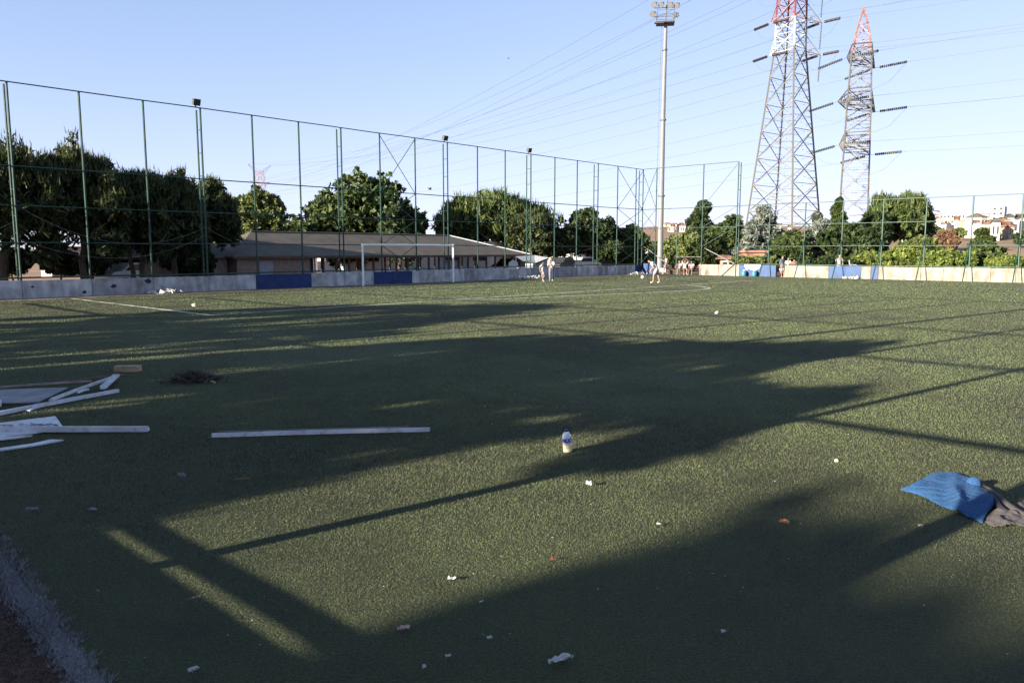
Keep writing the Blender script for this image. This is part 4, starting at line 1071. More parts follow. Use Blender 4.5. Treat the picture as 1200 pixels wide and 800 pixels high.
    cloth('shirt', shirt, lambda l_, t_: (l_ in torso and not (l_ == 'chest>neck' and t_ > .6)) or (l_.startswith('sh') and (sleeves or t_ < .75)) or (sleeves and l_.startswith('elbow') and t_ < .85), .016)
    def lg(q): return lambda l_, t_: l_ == 'pelvis>hip'+q or (l_.startswith('hip'+q) and (long_legs or t_ < .8)) or (long_legs and l_.startswith('knee'+q) and t_ < .92)
    if legs2:
        cloth('trouser_leg', legs, lg('l'), .022); cloth('trouser_leg', legs2, lg('r'), .022)
    else: cloth('trousers' if long_legs else 'shorts', legs, lambda l_, t_: lg('l')(l_, t_) or lg('r')(l_, t_), .022)
    for q in 'lr': cloth('shoe', 'shoe', lambda l_, t_: l_ == 'ankle'+q+'>toe'+q, .010)
    hz = (h_ + up*.02 - fw*.012)
    nv = np.array([v.co[:] for v in bm_.vertices])/scale - np.array(hz)
    cloth('hair', 'hair', lambda l_, t_: False, 0)
    ish = [i for i in range(len(co)) if ('head' in lab[i] or 'crown' in lab[i]) and (nv[i] @ np.array(up) - .9*(nv[i] @ np.array(fw))) > -.02]
    ss = set(ish); fs = [p_ for p_ in bm_.polygons if all(i in ss for i in p_.vertices)]
    if fs:
        used = sorted({i for p_ in fs for i in p_.vertices}); mp = {i: k for k, i in enumerate(used)}
        c = bpy.data.meshes.new('hair'); c.from_pydata([tuple(bm_.vertices[i].co + bm_.vertices[i].normal*.012) for i in used], [], [tuple(mp[i] for i in p_.vertices) for p_ in fs])
        link_mesh('hair', c, M['hair'], t)
    for s in (-1, 1):                                  # eyes
        e = MB(); c = h_ + fw*.084 + sd2*s*.032 + up*.012; c *= scale
        e.lathe(c, [(.002*scale,-.008*scale), (.009*scale,0), (.002*scale,.008*scale)], 6); e.build('eye', M['cloth_black'], body)
    return t
boy = gnd(635.5, 331); boy.z = .016
hs = boy.y/F
person(boy, R(-15), 'boy in white shirt and pale shorts stepping with one knee lifted', scale=24.5*hs/1.70,
       J=dict(kneer=(.20,-.09,.56), ankler=(.04,-.10,.25), toer=(.16,-.10,.14), kneel=(.0,.10,.49), elbowl=(-.16,.26,1.2), wristl=(-.10,.30,.98), palml=(-.08,.31,.91), elbowr=(-.20,-.24,1.18), wristr=(-.14,-.28,.95), palmr=(-.10,-.28,.88), head=(.08,0,1.60), crown=(.08,0,1.70), chin=(.05,0,1.50)))
man = gnd(646, 329.3); man.z = .016; hs = man.y/F
person(man, R(-100), 'man in white top with white and dark navy trouser legs standing with raised arm', scale=26.5*hs/1.70,
       shirt='shirt_white', legs='cloth_navy', long_legs=True, sleeves=True, legs2='cloth_grey',
       J=dict(elbowl=(.10,.22,1.16), wristl=(.20,.10,1.20), palml=(.22,.02,1.22), elbowr=(.06,-.24,1.14), wristr=(.2,-.14,1.18), palmr=(.24,-.06,1.2)))
kick = gnd(768, 332); kick.z = .016; hs = kick.y/F
person(kick, R(-200), 'player in white shirt and pale shorts bent forward towards the ball', scale=27.5*hs/1.48,
       J=dict(pelvis=(-.08,0,.90), waist=(.02,0,1.03), chest=(.17,0,1.18), neck=(.29,0,1.29), chin=(.34,0,1.31), head=(.42,0,1.38), crown=(.48,0,1.45),
              hipl=(-.06,.09,.86), hipr=(-.06,-.09,.86), kneel=(.10,.12,.48), anklel=(.12,.13,.09), toel=(.28,.14,.03), kneer=(-.14,-.10,.47), ankler=(-.26,-.10,.10), toer=(-.12,-.11,.03),
              shl=(.22,.18,1.24), shr=(.22,-.18,1.24), elbowl=(.10,.30,1.02), wristl=(.24,.34,.84), palml=(.28,.34,.78), elbowr=(.16,-.30,1.0), wristr=(.30,-.32,.84), palmr=(.35,-.32,.79)))
w1 = P(31.2, .8); w1.z = 0
def pos_a(px, a_):
    d = ray(px, 300); d.z = 0; ua = Vector((CT, ST, 0)); t_ = (a_ + GX*CT + GY*ST) / d.dot(ua)
    return d*t_
def pxpos(px, py_ground_Y):
    c = at(px, 300, py_ground_Y); c.z = 0; return c
person(pxpos(781, 68), R(170), 'person in white walking behind the gate opening beside the mast', scale=.98,
       J=dict(kneel=(.18,.1,.52), anklel=(.2,.1,.12), toel=(.36,.1,.07), ankler=(-.22,-.1,.12), kneer=(-.06,-.1,.5), toer=(-.08,-.1,.04)), legs='shirt_white')
SIT = dict(pelvis=(0,0,.52), waist=(-.01,0,.66), chest=(.02,0,.88), neck=(.05,0,1.04), chin=(.08,0,1.09), head=(.10,0,1.18), crown=(.10,0,1.28))
for q, s in (('l',1), ('r',-1)):
    SIT.update({'hip'+q: (.02,.1*s,.50), 'knee'+q: (.42,.13*s,.50), 'ankle'+q: (.40,.13*s,.09), 'toe'+q: (.57,.14*s,.03), 'sh'+q: (.03,.18*s,.98), 'elbow'+q: (.10,.25*s,.74), 'wrist'+q: (.30,.18*s,.62), 'palm'+q: (.37,.17*s,.60)})
bench = empty('bench', pxpos(808, 67.2), VROT, 'dark low bench with seated people in the gate opening', 'bench')
b = MB(); b.box(-2.0, 2.2, -.2, .2, .40, .45); b.build('seat', M['wood_post'], bench)
b = MB(); b.box(-2.0, 2.2, .22, .27, .55, .82); b.build('backrest', M['wood_post'], bench)
for xx in (-1.8, 0, 2.0): b = MB(); b.box(xx-.04, xx+.04, -.18, .24, 0, .40); b.build('leg', M['dark_steel'], bench)
def sit(px, Y, rot, lab, **kw):
    person(pxpos(px, Y), rot, lab, J=dict(SIT), scale=.95, **kw)
sit(796.5, 67.9, R(-110), 'seated person in pale lilac at the left end of the bench', shirt='cloth_pale', legs='shirt_white')
person(pxpos(803, 67.4), R(-95), 'person in white on the bench with both arms raised behind the head', J=dict(SIT, elbowl=(.05,.28,1.2), wristl=(.0,.12,1.36), palml=(-.02,.05,1.36), elbowr=(.05,-.28,1.2), wristr=(.0,-.12,1.36), palmr=(-.02,-.05,1.36)), scale=.98, legs='cloth_pale')
sit(811, 66.9, R(-120), 'seated person in pale pink leaning at the right end of the bench', shirt='cloth_pale', legs='cloth_grey')
person(pos_a(821, A1+.9), R(-60), 'person in white standing at the end of the white wall by the gate', scale=.62)
person(pos_a(917, A1+1.3), R(-60), 'person in blue shirt behind the far wall by the bench bags', scale=.98, shirt='cloth_blue', legs='cloth_grey', long_legs=True)
person(pos_a(924, A1+1.0), R(-100), 'person in white top standing behind the far wall', scale=.9, legs='cloth_navy')
person(pos_a(931, A1+.9), R(-110), 'person in salmon shirt bending behind the far wall', scale=.88, shirt='cloth_salmon', legs='cloth_salmon',
       J=dict(chest=(.12,0,1.25), neck=(.2,0,1.38), chin=(.24,0,1.42), head=(.3,0,1.5), crown=(.34,0,1.58), shl=(.13,.18,1.34), shr=(.13,-.18,1.34)))
person(pos_a(984, A1+1.2), R(-90), 'person in pale top and light trousers behind the blue wall panels', scale=1.06, shirt='cloth_pale', legs='cloth_grey', long_legs=True)
person(pos_a(916.5, A1+.1), R(-90), 'child crouching in the gap between the blue and white wall panels', J=dict(SIT), scale=.7, shirt='cloth_grey', legs='cloth_salmon')
# ball
bp_ = gnd(753, 328.6); bp_.z = .016 + .11
bl = empty('football', bp_ + Vector((0, 0, .12)), 0, 'white football in the air in front of the bent player', 'ball')
me = bpy.data.meshes.new('ball_shell'); bm = bmesh.new(); bmesh.ops.create_icosphere(bm, subdivisions=3, radius=.13); bm.to_mesh(me); bm.free()
link_mesh('ball_shell', me, M['shirt_white'], bl)
b = MB()
for k in range(12):
    an = k*2.399; z = 1-2*(k+.5)/12; r_ = math.sqrt(1-z*z); c = Vector((math.cos(an)*r_, math.sin(an)*r_, z))
    e1 = c.cross(Vector((0,.3,1))).normalized(); e2 = c.cross(e1)
    b.add([c*.128 + (e1*math.cos(q*1.2566)+e2*math.sin(q*1.2566))*.036 + c*.003 for q in range(5)], [tuple(range(5))])
tag(b.build('dark_patch', M['cloth_black'], bl), kind='stuff')

# things along the far wall
cl = empty('draped_cloth', P(A1-.12, 9.4, 0), VROT, 'white cloth hung over the blue wall panel', 'cloth')
b = MB(); b.add([(-.7,-.02,.96), (.75,-.02,.96), (.72,.3,.97), (-.68,.3,.97), (.62,-.06,.62), (.2,-.08,.48), (-.25,-.06,.60), (-.5,-.05,.52)], [(0,1,2,3), (0,7,6,5,4,1)]); b.build('cloth_sheet', M['shirt_white'], cl)
for k, (vv, lab) in enumerate(((8.85, 'left light blue plastic drum at the foot of the blue panel'), (9.75, 'right light blue plastic drum at the foot of the blue panel'))):
    M.setdefault('drum', mat('light_blue_plastic', (.03,.13,.22), .45, .1, 3))
    t = empty('plastic_drum', P(A1-.45, vv, .012), 0, lab, 'drum', 'blue drums at the far wall')
    MB().lathe((0,0,0), [(.20,0), (.22,.04), (.22,.36), (.17,.43), (.08,.46)], 12).build('drum_body', M['drum'], t, smooth=True)
    MB().lathe((0,0,.46), [(.07,0), (.07,.05)], 8).build('cap', M['white_paint'], t)
ch = empty('plastic_chair', pos_a(1001, A1+1.6), R(70), 'white plastic garden chair behind the blue wall panels', 'chair')
b = MB(); b.box(-.25, .25, -.24, .24, .74, .78); b.build('seat', M['plastic_white'], ch)
b = MB(); b.tube([(-.24,.22,.78), (-.26,.3,1.2), (-.1,.33,1.32), (.1,.33,1.32), (.26,.3,1.2), (.24,.22,.78)], .035, 6); b.build('back_frame', M['plastic_white'], ch)
for q in (-.13, -.045, .045, .13): b = MB(); b.box(q-.03, q+.03, .27, .29, .79, 1.31); b.build('back_slat', M['plastic_white'], ch)
for xx in (-.23, .23):
    for yy in (-.22, .22): b = MB(); b.tube([(xx,yy,.74), (xx*1.15,yy*1.15,0)], .03, 6); b.build('leg', M['plastic_white'], ch)
    b = MB(); b.tube([(xx*1.1,-.24,.76), (xx*1.1,-.2,1.0), (xx*1.1,.25,1.02)], .025, 6); b.build('armrest', M['plastic_white'], ch)
gf_ = MB(); gf_.tube([(2.0, 0, 0), (2.0, 0, 4.05)], .045, 6); gf_.tube([(2.0, 0, 1.5), (4.65, 0, 1.5)], .035, 6)
o = empty('gate_frame', P(A1, 0, 0), VROT, 'thin green gate frame in the opening beside the mast', 'gate')
MB().tube([(2.3, 0, 0), (2.3, 0, 4.0)], .045, 6).build('post', M['green_paint'], o); MB().tube([(2.3, 0, 1.55), (4.66, 0, 1.55)], .035, 6).build('rail', M['steel'], o)

# parked cars behind the goal-end fence
def car(px, Y, rot, m, label):
    t = empty('parked_car', pxpos(px, Y), rot, label, 'car', 'cars parked behind the trees')
    b = MB(); prof = [(-2.1,.35), (-2.12,.75), (-1.9,.92), (-1.45,.98), (-.95,1.42), (.45,1.45), (1.15,.98), (1.95,.86), (2.12,.6), (2.1,.32)]
    n = len(prof); vs = [(x_, -.80, z_) for x_, z_ in prof] + [(x_, .80, z_) for x_, z_ in prof]
    b.add(vs, [tuple(range(n)), tuple(range(2*n-1, n-1, -1))] + [(i, (i+1) % n, n+(i+1) % n, n+i) for i in range(n)]); b.build('body', m, t)
    for s in (-1, 1):
        b = MB(); b.add([(-1.3,.803*s,1.0), (.95,.803*s,1.0), (.42,.803*s,1.36), (-.9,.803*s,1.34)], [(0,1,2,3)]); b.build('side_window', M['glass_dark'], t)
        for xx in (-1.3, 1.3):
            c = MB(); c.tube([(xx, .68*s, .32), (xx, .83*s, .32)], .32, 16); wh = c.build('wheel', M['tyre'], t)
            c = MB(); c.tube([(xx, .832*s, .32), (xx, .845*s, .32)], .19, 12); c.build('rim', M['steel'], wh)
    b = MB(); b.add([(.50,-.7,1.42), (.50,.7,1.42), (1.12,.72,1.02), (1.12,-.72,1.02)], [(0,1,2,3)]); b.build('windscreen', M['glass_dark'], t).location.z = .02
    for s in (-1, 1): b = MB(); b.box(2.06, 2.14, .45*s-.14, .45*s+.14, .58, .74); b.build('headlight', M['lens'], t)
for px, Y, m, lab in ((604, 66, 'car_dark', 'dark car parked beside the canvas booth'), (660, 76, 'car_dark', 'dark car parked right behind the standing man'), (683, 78, 'car_silver', 'silver car parked behind the wall under the trees'), (706, 82, 'car_dark', 'dark car parked behind the wall near the ladder post'), (162, 44, 'car_silver', 'silver car parked under the left pine row')):
    car(px, Y, TH + random.uniform(-.25, .25), M[m], lab)

# ------------------------------------------------------------------ rubbish in the foreground
def flat_piece(name, pxs, th, m, label, cat, z=.03, tilt=0.0, group=None, extra=None):
    pts = [gnd(x_, y_, z) for x_, y_ in pxs]; c = sum(pts, Vector())/len(pts); c.z = z
    b = MB(); b.prism([((q-c).x, (q-c).y) for q in pts], 0, th)
    o = b.build(name, m, loc=c); o.rotation_euler = (tilt, 0, 0)
    return tag(o, label, cat, group)
def bar(name, p0, p1, wd, hh, m, label, cat, groove=True, z=.02, z1=None, parent=None, group=None):
    """extruded window profile lying on the turf: a stepped channel section with open ends"""
    A = gnd(*p0, 0) if len(p0) == 2 else Vector(p0); B_ = gnd(*p1, 0) if len(p1) == 2 else Vector(p1)
    d = B_-A; L = d.length; rot = math.atan2(d.y, d.x)
    sec = [(0,0), (wd,0), (wd,hh*.55), (wd*.62,hh*.55), (wd*.62,hh), (wd*.5,hh), (wd*.5,hh*.6), (wd*.12,hh*.6), (wd*.12,hh), (0,hh)] if groove else [(0,0), (wd,0), (wd,hh), (0,hh)]
    n = len(sec); K = 6; vs = []
    for k in range(K+1):
        f_ = k/K; bow = math.sin(math.pi*f_)*.012
        for (y_, z_) in sec: vs.append((L*f_, y_ - wd/2 + bow*.5, z_ + (0 if z1 is None else (z1-z)*f_) + bow*.4))
    fs = [tuple(range(n-1,-1,-1)), tuple(K*n+i for i in range(n))] + [(k*n+i, k*n+(i+1) % n, (k+1)*n+(i+1) % n, (k+1)*n+i) for k in range(K) for i in range(n)]
    b = MB(); b.add(vs, fs)
    A.z = z
    if parent: A = A - parent.location
    o = b.build(name, m, parent, loc=A, rotz=rot)
    if label: tag(o, label, cat, group)
    return o
PL = 'white plastic window pieces on the turf'
o = bar('window_profile', (249, 514), (504, 507), .062, .045, M['plastic_white'], 'long white plastic window profile lying alone on the shaded turf', 'plastic bar', group=PL)
sp = MB(); sp.box(.06, 2.2, -.004, .004, .0605, .064); sp.build('seam', M['cloth_grey'], o)
bar('window_profile', (-120, 512), (174, 507), .082, .06, M['plastic_white'], 'white plastic profile lying across the printed white board', 'plastic bar', z=.05, z1=.02, group=PL)
wf = empty('window_frame', gnd(60, 475), 0, 'broken white window frame corner of joined plastic bars', 'window frame', PL)
bar('frame_bar', (-60, 500), (138, 461), .07, .05, M['plastic_white'], None, None, z=.02, parent=wf)
bar('frame_bar', (60, 477), (139, 447), .05, .04, M['plastic_white'], None, None, z=.085, parent=wf)
bar('frame_bar', (137, 447), (121, 462), .075, .05, M['plastic_white'], None, None, z=.08, parent=wf)
bar('glazing_bead', (33, 484), (46, 479), .05, .02, M['plastic_white'], None, None, groove=False, z=.02, parent=wf)
bar('glazing_bead', (92, 468), (104, 464), .03, .02, M['plastic_white'], None, None, groove=False, z=.09, parent=wf)
M['print'] = mat('smudged_print', (.03,.03,.045), .7, .3, 30)
pb = flat_piece('printed_board', [(-60, 504), (0, 497), (65, 489), (75, 503), (0, 514), (-60, 516)], .02, M['plastic_white'], 'thin white board with smudged black print under the profile', 'board', z=.026)
# smudges of worn print: separate thin flakes lying on the board
b = MB(); random.seed(12)
def flakes(b, x0_, x1_, y0_, y1_, n, z):
    for _ in range(n):
        c = gnd(random.uniform(x0_, x1_), random.uniform(y0_, y1_), z) - pb.location; a_ = random.uniform(-.5, .5)
        l_ = random.uniform(.008, .03); w_ = random.uniform(.003, .009); e = Vector((math.cos(a_), math.sin(a_), 0)); f_ = Vector((-e.y, e.x, 0))
        c.z = .0225
        b.add([c-e*l_-f_*w_, c+e*l_-f_*w_*.6, c+e*l_*.8+f_*w_, c-e*l_*.7+f_*w_], [(0,1,2,3)])
flakes(b, 46, 67, 496.5, 499.5, 44, .047); flakes(b, 22, 44, 495.5, 500, 26, .047); flakes(b, -2, 14, 497.5, 500.5, 30, .047)
tag(b.build('worn_print', M['print'], pb), kind='stuff')
flat_piece('plastic_offcut', [(-40, 521), (-10, 515), (38, 511), (20, 514), (0, 516)], .015, M['plastic_white'], 'narrow white plastic offcut below the printed board', 'plastic piece', group=PL)
gp_ = flat_piece('grey_board', [(-40, 459), (0, 457.5), (80, 455), (45, 472), (0, 473.5), (-40, 474)], .018, mat('dusty_grey_panel', (.20,.20,.22), .7, .25, 3, .1, 10), 'dusty grey flat panel at the left edge among the white bars', 'panel')
b = MB(); b.tube([gnd(26, 464.5, .052)-gp_.location, gnd(33, 461, .075)-gp_.location, gnd(42, 458.6, .085)-gp_.location, gnd(56, 456.8, .06)-gp_.location], .008, 4); b.build('bent_strip', M['cloth_grey'], gp_)
M['stick'] = mat('weathered_stick', (.30,.24,.20), .8, .3, 8); M['stick_red'] = mat('reddish_stick', (.16,.08,.06), .8, .3, 8)
bar('stick', (-30, 458.5), (108, 449), .03, .03, M['stick'], 'long pale stick lying along the far edge of the grey panel', 'stick', groove=False)
bar('stick', (60, 452), (148, 441), .03, .025, M['stick_red'], 'thin reddish stick behind the broken window frame', 'stick', groove=False)
b = MB(); c0 = gnd(40, 520); pts = [(-30,532), (0,528.5), (38,523), (55,519), (60,518), (75,518.6), (54,522.5), (40,525), (0,531), (-30,535)]
b.prism([((gnd(*q)-c0).x, (gnd(*q)-c0).y) for q in pts], .02, .035); tag(b.build('plastic_splinter', M['plastic_white'], loc=c0), 'thin pointed white plastic splinter lowest on the left edge', 'plastic piece', PL)
flat_piece('plastic_offcut', [(-20, 472), (2, 472.5), (2, 476), (-20, 480)], .05, M['plastic_white'], 'small white corner piece cut by the left edge above the frame', 'plastic piece', group=PL)
# timber block
tb = empty('timber_block', gnd(150, 436.5), R(6), 'short tan timber block lying beyond the broken window frame', 'block')
M['timber'] = mat('tan_timber', (.33,.24,.14), .8, .3, 9, .3, 30)
b = MB(); b.prism([(-.21,-.07), (.20,-.075), (.215,.06), (-.205,.075)], .015, .125); o = b.build('block_body', M['timber'], tb)
bv = o.modifiers.new('bevel', 'BEVEL'); bv.width = .012; bv.segments = 2
# heap of twigs
hp = empty('twig_heap', gnd(226, 448), 0, 'dark heap of dry twigs on the shaded turf', 'twig heap')
random.seed(9); M['twig'] = mat('dark_twigs', (.05,.04,.036), .9, .3, 12)
b = MB()
for k in range(150):
    an = random.uniform(0, 6.28); r_ = abs(random.gauss(0, .15)); c = Vector((math.cos(an)*r_*1.3, math.sin(an)*r_*1.0, .02 + .17*max(0, 1-r_*2.2)*random.random()))
    d = Vector((random.gauss(0,1), random.gauss(0,1), random.gauss(0,.28))).normalized()*random.uniform(.05,.17)
    b.tube([c-d, c+Vector((0,0,.015)), c+d], .006, 4)
tag(b.build('twigs', M['twig'], hp), kind='stuff')
b = MB()
n_ = 260; rad_ = np.abs(rng.normal(0, .17, n_)); an_ = rng.random(n_)*6.28
cc = np.stack([np.cos(an_)*rad_*1.5, np.sin(an_)*rad_, .02+.16*np.clip(1-rad_*2.2, 0, 1)*rng.random(n_)], 1)
tag(soup('dry_leaves', leaf_quads(cc, .07, 1), 3, M['twig'], hp, rng.random(n_)), kind='stuff')
b = MB(); b.tube([(.33,-.08,.03), (.42,-.18,.03)], .022, 6); b.build('stub', M['timber'], hp)

# water bottle, half full, with its blue cap and label
bt = empty('water_bottle', gnd(665.3, 529.3, .02), R(20), 'half full plastic water bottle with a dark blue cap and label', 'bottle')
bs = 26.5/((529.3-293.5)/CAM_H)/ .235/1.0
M['pet'] = bpy.data.materials.new('clear_plastic'); M['pet'].use_nodes = True
pb_ = M['pet'].node_tree.nodes['Principled BSDF']; pb_.inputs['Base Color'].default_value = (.82,.87,.95,1); pb_.inputs['Roughness'].default_value = .22; pb_.inputs['Transmission Weight'].default_value = .35; pb_.inputs['IOR'].default_value = 1.2
nzt = M['pet'].node_tree.nodes.new('ShaderNodeTexNoise'); nzt.inputs['Scale'].default_value = 60
bpn = M['pet'].node_tree.nodes.new('ShaderNodeBump'); bpn.inputs['Strength'].default_value = .3; bpn.inputs['Distance'].default_value = .004
M['pet'].node_tree.links.new(nzt.outputs['Fac'], bpn.inputs['Height']); M['pet'].node_tree.links.new(bpn.outputs[0], pb_.inputs['Normal'])
M['cap'] = mat('dark_blue_plastic', (.016,.02,.16), .4, .1, 9)
M['label'] = mat('blue_label', (.05,.07,.35), .5, .2, 30)
M['drink'] = mat('cloudy_tan_drink', (.60,.50,.34), .35, .12, 20)
RB = .046
MB().lathe((0,0,0), [(.030,.094), (RB,.097), (RB,.155), (RB*.93,.165), (RB,.172), (RB*.80,.194), (.022,.213), (.015,.218)], 20).build('bottle_shell', M['pet'], bt, smooth=True)
MB().lathe((0,0,0), [(.028,0), (RB,.006), (RB,.028), (RB*.94,.036), (RB,.044), (RB,.094), (RB*.8,.0945)], 20).build('drink', M['drink'], bt, smooth=True)
MB().lathe((0,0,0), [(RB+.0008,.110), (RB+.0012,.112), (RB+.0012,.146), (RB+.0008,.148)], 20).build('label_band', M['label'], bt)
b = MB()
for an in (-1.9, -1.15, .6, 2.2):
    vs = []
    for k in range(9):
        q = k/9*6.283; a_ = an + math.cos(q)*.20; vs.append((math.cos(a_)*(RB+.0022), math.sin(a_)*(RB+.0022), .131+math.sin(q)*.008))
    b.add(vs, [tuple(range(9))])
tag(b.build('label_print', M['plastic_white'], bt), kind='stuff')
MB().lathe((0,0,.214), [(.0165,0), (.0175,.003), (.0175,.02), (.0145,.0225)], 18).build('cap', M['cap'], bt)
MB().lathe((.012,-.038,.085), [(.004,0), (.012,.006), (.004,.012)], 8).build('drip', M['plastic_white'], bt)
for ch_ in bt.children: ch_.scale = (bs, bs, bs)
bt.rotation_euler = (R(-2), R(-4), R(20))

# blue towel with grey cloth rolled along its far edge
def cloth_patch(name, outline, height, m, res, parent, folds, thick=.006, zoff=.022):
    """outline in photo rows/columns on the ground; relief from folds; edges come down to the turf"""
    pts = [gnd(x_, y_, 0) for x_, y_ in outline]; pg = np.array([(q.x, q.y) for q in pts])
    mn, mx = pg.min(0), pg.max(0); nx_ = int((mx[0]-mn[0])/res)+2; ny_ = int((mx[1]-mn[1])/res)+2
    gx, gy = np.meshgrid(mn[0]+np.arange(nx_)*res, mn[1]+np.arange(ny_)*res)
    ins = np.zeros(gx.shape, bool); dist = np.full(gx.shape, 9.0)
    for i in range(len(pg)):
        a_, b_ = pg[i], pg[(i+1) % len(pg)]
        cond = ((a_[1] > gy) != (b_[1] > gy)) & (gx < (b_[0]-a_[0])*(gy-a_[1])/(b_[1]-a_[1]+1e-12)+a_[0]); ins ^= cond
        d = b_-a_; t_ = np.clip(((gx-a_[0])*d[0]+(gy-a_[1])*d[1])/(d@d), 0, 1)
        dist = np.minimum(dist, np.hypot(gx-a_[0]-t_*d[0], gy-a_[1]-t_*d[1]))
    e = np.clip(dist/.13, 0, 1); e = np.sqrt(e*(2-e))
    z = zoff + e*height(gx, gy)
    ids = -np.ones(gx.shape, int); vs = []
    for j_ in range(ny_):
        for i_ in range(nx_):
            if ins[j_, i_]: ids[j_, i_] = len(vs); vs.append((gx[j_, i_]-parent.location.x, gy[j_, i_]-parent.location.y, z[j_, i_]-parent.location.z))
    fs = [(ids[j_,i_], ids[j_,i_+1], ids[j_+1,i_+1], ids[j_+1,i_]) for j_ in range(ny_-1) for i_ in range(nx_-1) if min(ids[j_,i_], ids[j_,i_+1], ids[j_+1,i_+1], ids[j_+1,i_]) >= 0]
    me = bpy.data.meshes.new(name); me.from_pydata(vs, [], fs); me.polygons.foreach_set('use_smooth', [True]*len(fs))
    o = link_mesh(name, me, m, parent); sm_ = o.modifiers.new('soften', 'SMOOTH'); sm_.factor = .5; sm_.iterations = 3
    so = o.modifiers.new('thick', 'SOLIDIFY'); so.thickness = thick; so.offset = -1
    return o
M['towel'] = mat('blue_terry_towel', (.024,.095,.24), .95, .35, 90, 1.0, 180, detail=4)
M['grey_cloth'] = mat('grey_beige_cloth', (.052,.048,.049), .9, .2, 30, .4, 120)
tw = empty('towel', gnd(1115, 588, 0), 0, 'crumpled blue terry towel on the sunlit turf at the right', 'towel')
c0 = gnd(1115, 588)
def th_(gx, gy):
    ax = gnd(1078, 574); bx = gnd(1160, 604)
    e = (bx-ax).normalized(); nn = Vector((-e.y, e.x, 0))
    s_ = (gx-ax.x)*e.x + (gy-ax.y)*e.y; n_ = (gx-ax.x)*nn.x + (gy-ax.y)*nn.y
    f1 = (1 - 2*np.abs(np.sin(s_*8.5 + n_*5 + .8*np.sin(n_*7)))) * np.clip((s_-.12)/.45, .08, 1)
    f2 = np.sin(s_*31 + n_*9 + 1.1) * .4 * np.clip(s_/.7, .1, 1)
    dome = np.exp(-((n_-.10)/.30)**2)
    return .040 + .040*dome + .034*f1 + .012*f2 + .007*np.sin(gx*37+gy*20)*np.sin(gy*41) + .0025*rng.normal(size=gx.shape) - .03*np.exp(-(((s_-.10)/.10)**2 + ((n_-.1)/.12)**2))
cloth_patch('towel_sheet', [(1053,577.5), (1064,574), (1076,569.5), (1086,562), (1097,558), (1112,557.5), (1124,559.5), (1136,563.5), (1148,569), (1158,577), (1165,587), (1169.5,597), (1163,602), (1158,606), (1154,612), (1152.5,617), (1146,614.5), (1139,610.5), (1132,609.5), (1126,606), (1116,602.5), (1108,599.5), (1097,594), (1086,589), (1074,584), (1062,580.5)], th_, M['towel'], .007, tw, None)
b = MB(); kn = gnd(1141, 566.5, .07) - tw.location
b.lathe(kn, [(.01,-.05), (.05,-.03), (.06,.0), (.05,.04), (.02,.06)], 10); b.build('towel_knot', M['towel'], tw, smooth=True)
gj = empty('grey_garment', gnd(1180, 600, 0), 0, 'grey rolled garment lying against the blue towel', 'garment')
cloth_patch('garment_body', [(1153,616.5), (1156,609), (1163,602.5), (1170,599), (1178,600), (1190,606), (1204,611), (1215,618), (1206,622), (1192,620), (1176,621), (1164,620.5)], lambda gx, gy: .05 + .020*(1-2*np.abs(np.sin(gx*14+gy*9))) + .010*np.sin(gy*55-gx*20) + .004*np.sin(gx*110)*np.sin(gy*90), M['grey_cloth'], .007, gj, None)
def roll(px, z, r, name, m):
    pts = [gnd(x_, y_, z_) - gj.location for (x_, y_), z_ in zip(px, z)]
    MB().tube(pts, r, 8).build(name, m, gj, smooth=True)
M['dark_edge'] = mat('dark_grey_trim', (.016,.016,.022), .85, .2, 40)
roll([(1150,569.5), (1159,577), (1167,586), (1173,595), (1184,603), (1198,609)], [.05,.07,.075,.07,.06,.05], [.010,.018,.020,.022,.024,.02], 'dark_trim', M['dark_edge'])
roll([(1150,567.5), (1160,574), (1170,582), (1179,590.5), (1190,599), (1206,608)], [.05,.062,.066,.066,.062,.05], [.012,.022,.026,.030,.034,.03], 'rolled_edge', M['grey_cloth'])
cloth_patch('sleeve', [(1184,597), (1190,593.5), (1200,594.5), (1214,600), (1220,610), (1205,608), (1194,602)], lambda gx, gy: .04 + .016*(1-2*np.abs(np.sin(gx*17-gy*8))), M['grey_cloth'], .008, gj, None)

# scraps one can pick out
SG = 'litter scraps on the turf'
M['paper'] = mat('white_paper', (.42,.42,.41), .8, .08, 20); M['red_paper'] = mat('faded_red_paper', (.20,.06,.045), .8, .2, 20)
M['orange'] = mat('orange_wrapper', (.30,.105,.035), .45, .15, 20); M['pink_leaf'] = mat('dry_pink_leaf', (.42,.30,.27), .8, .2, 20)
M['straw'] = mat('yellow_straw', (.22,.15,.06), .7, .2, 20); M['stone'] = mat('pale_stone', (.50,.45,.36), .85, .2, 20)
def scrap(name, px, py, lx, ly, rot, m, label, cat='scrap', crumple=.012, seed=1):
    rs = random.Random(seed*31+int(px)); c = gnd(px, py, .028); nx_, ny_ = 6, 4; vs = []
    for j_ in range(ny_+1):
        for i_ in range(nx_+1):
            ux, uy = i_/nx_*2-1, j_/ny_*2-1; k_ = 1 - .35*abs(ux)*rs.random()
            vs.append((ux*lx/2 + rs.uniform(-1,1)*lx*.03, uy*ly/2*k_ + rs.uniform(-1,1)*ly*.05, rs.random()*crumple + crumple*.8*abs(uy)))
    b = MB(); b.add(vs, [(j_*(nx_+1)+i_, j_*(nx_+1)+i_+1, (j_+1)*(nx_+1)+i_+1, (j_+1)*(nx_+1)+i_) for j_ in range(ny_) for i_ in range(nx_)])
    o = b.build(name, m, loc=c, rotz=rot); so = o.modifiers.new('thick', 'SOLIDIFY'); so.thickness = .0015
    return tag(o, label, cat, SG)
scrap('wrapper', 657, 775, .135, .042, R(28), M['paper'], 'long crumpled white wrapper lowest near the middle of the photo', 'wrapper', .02)
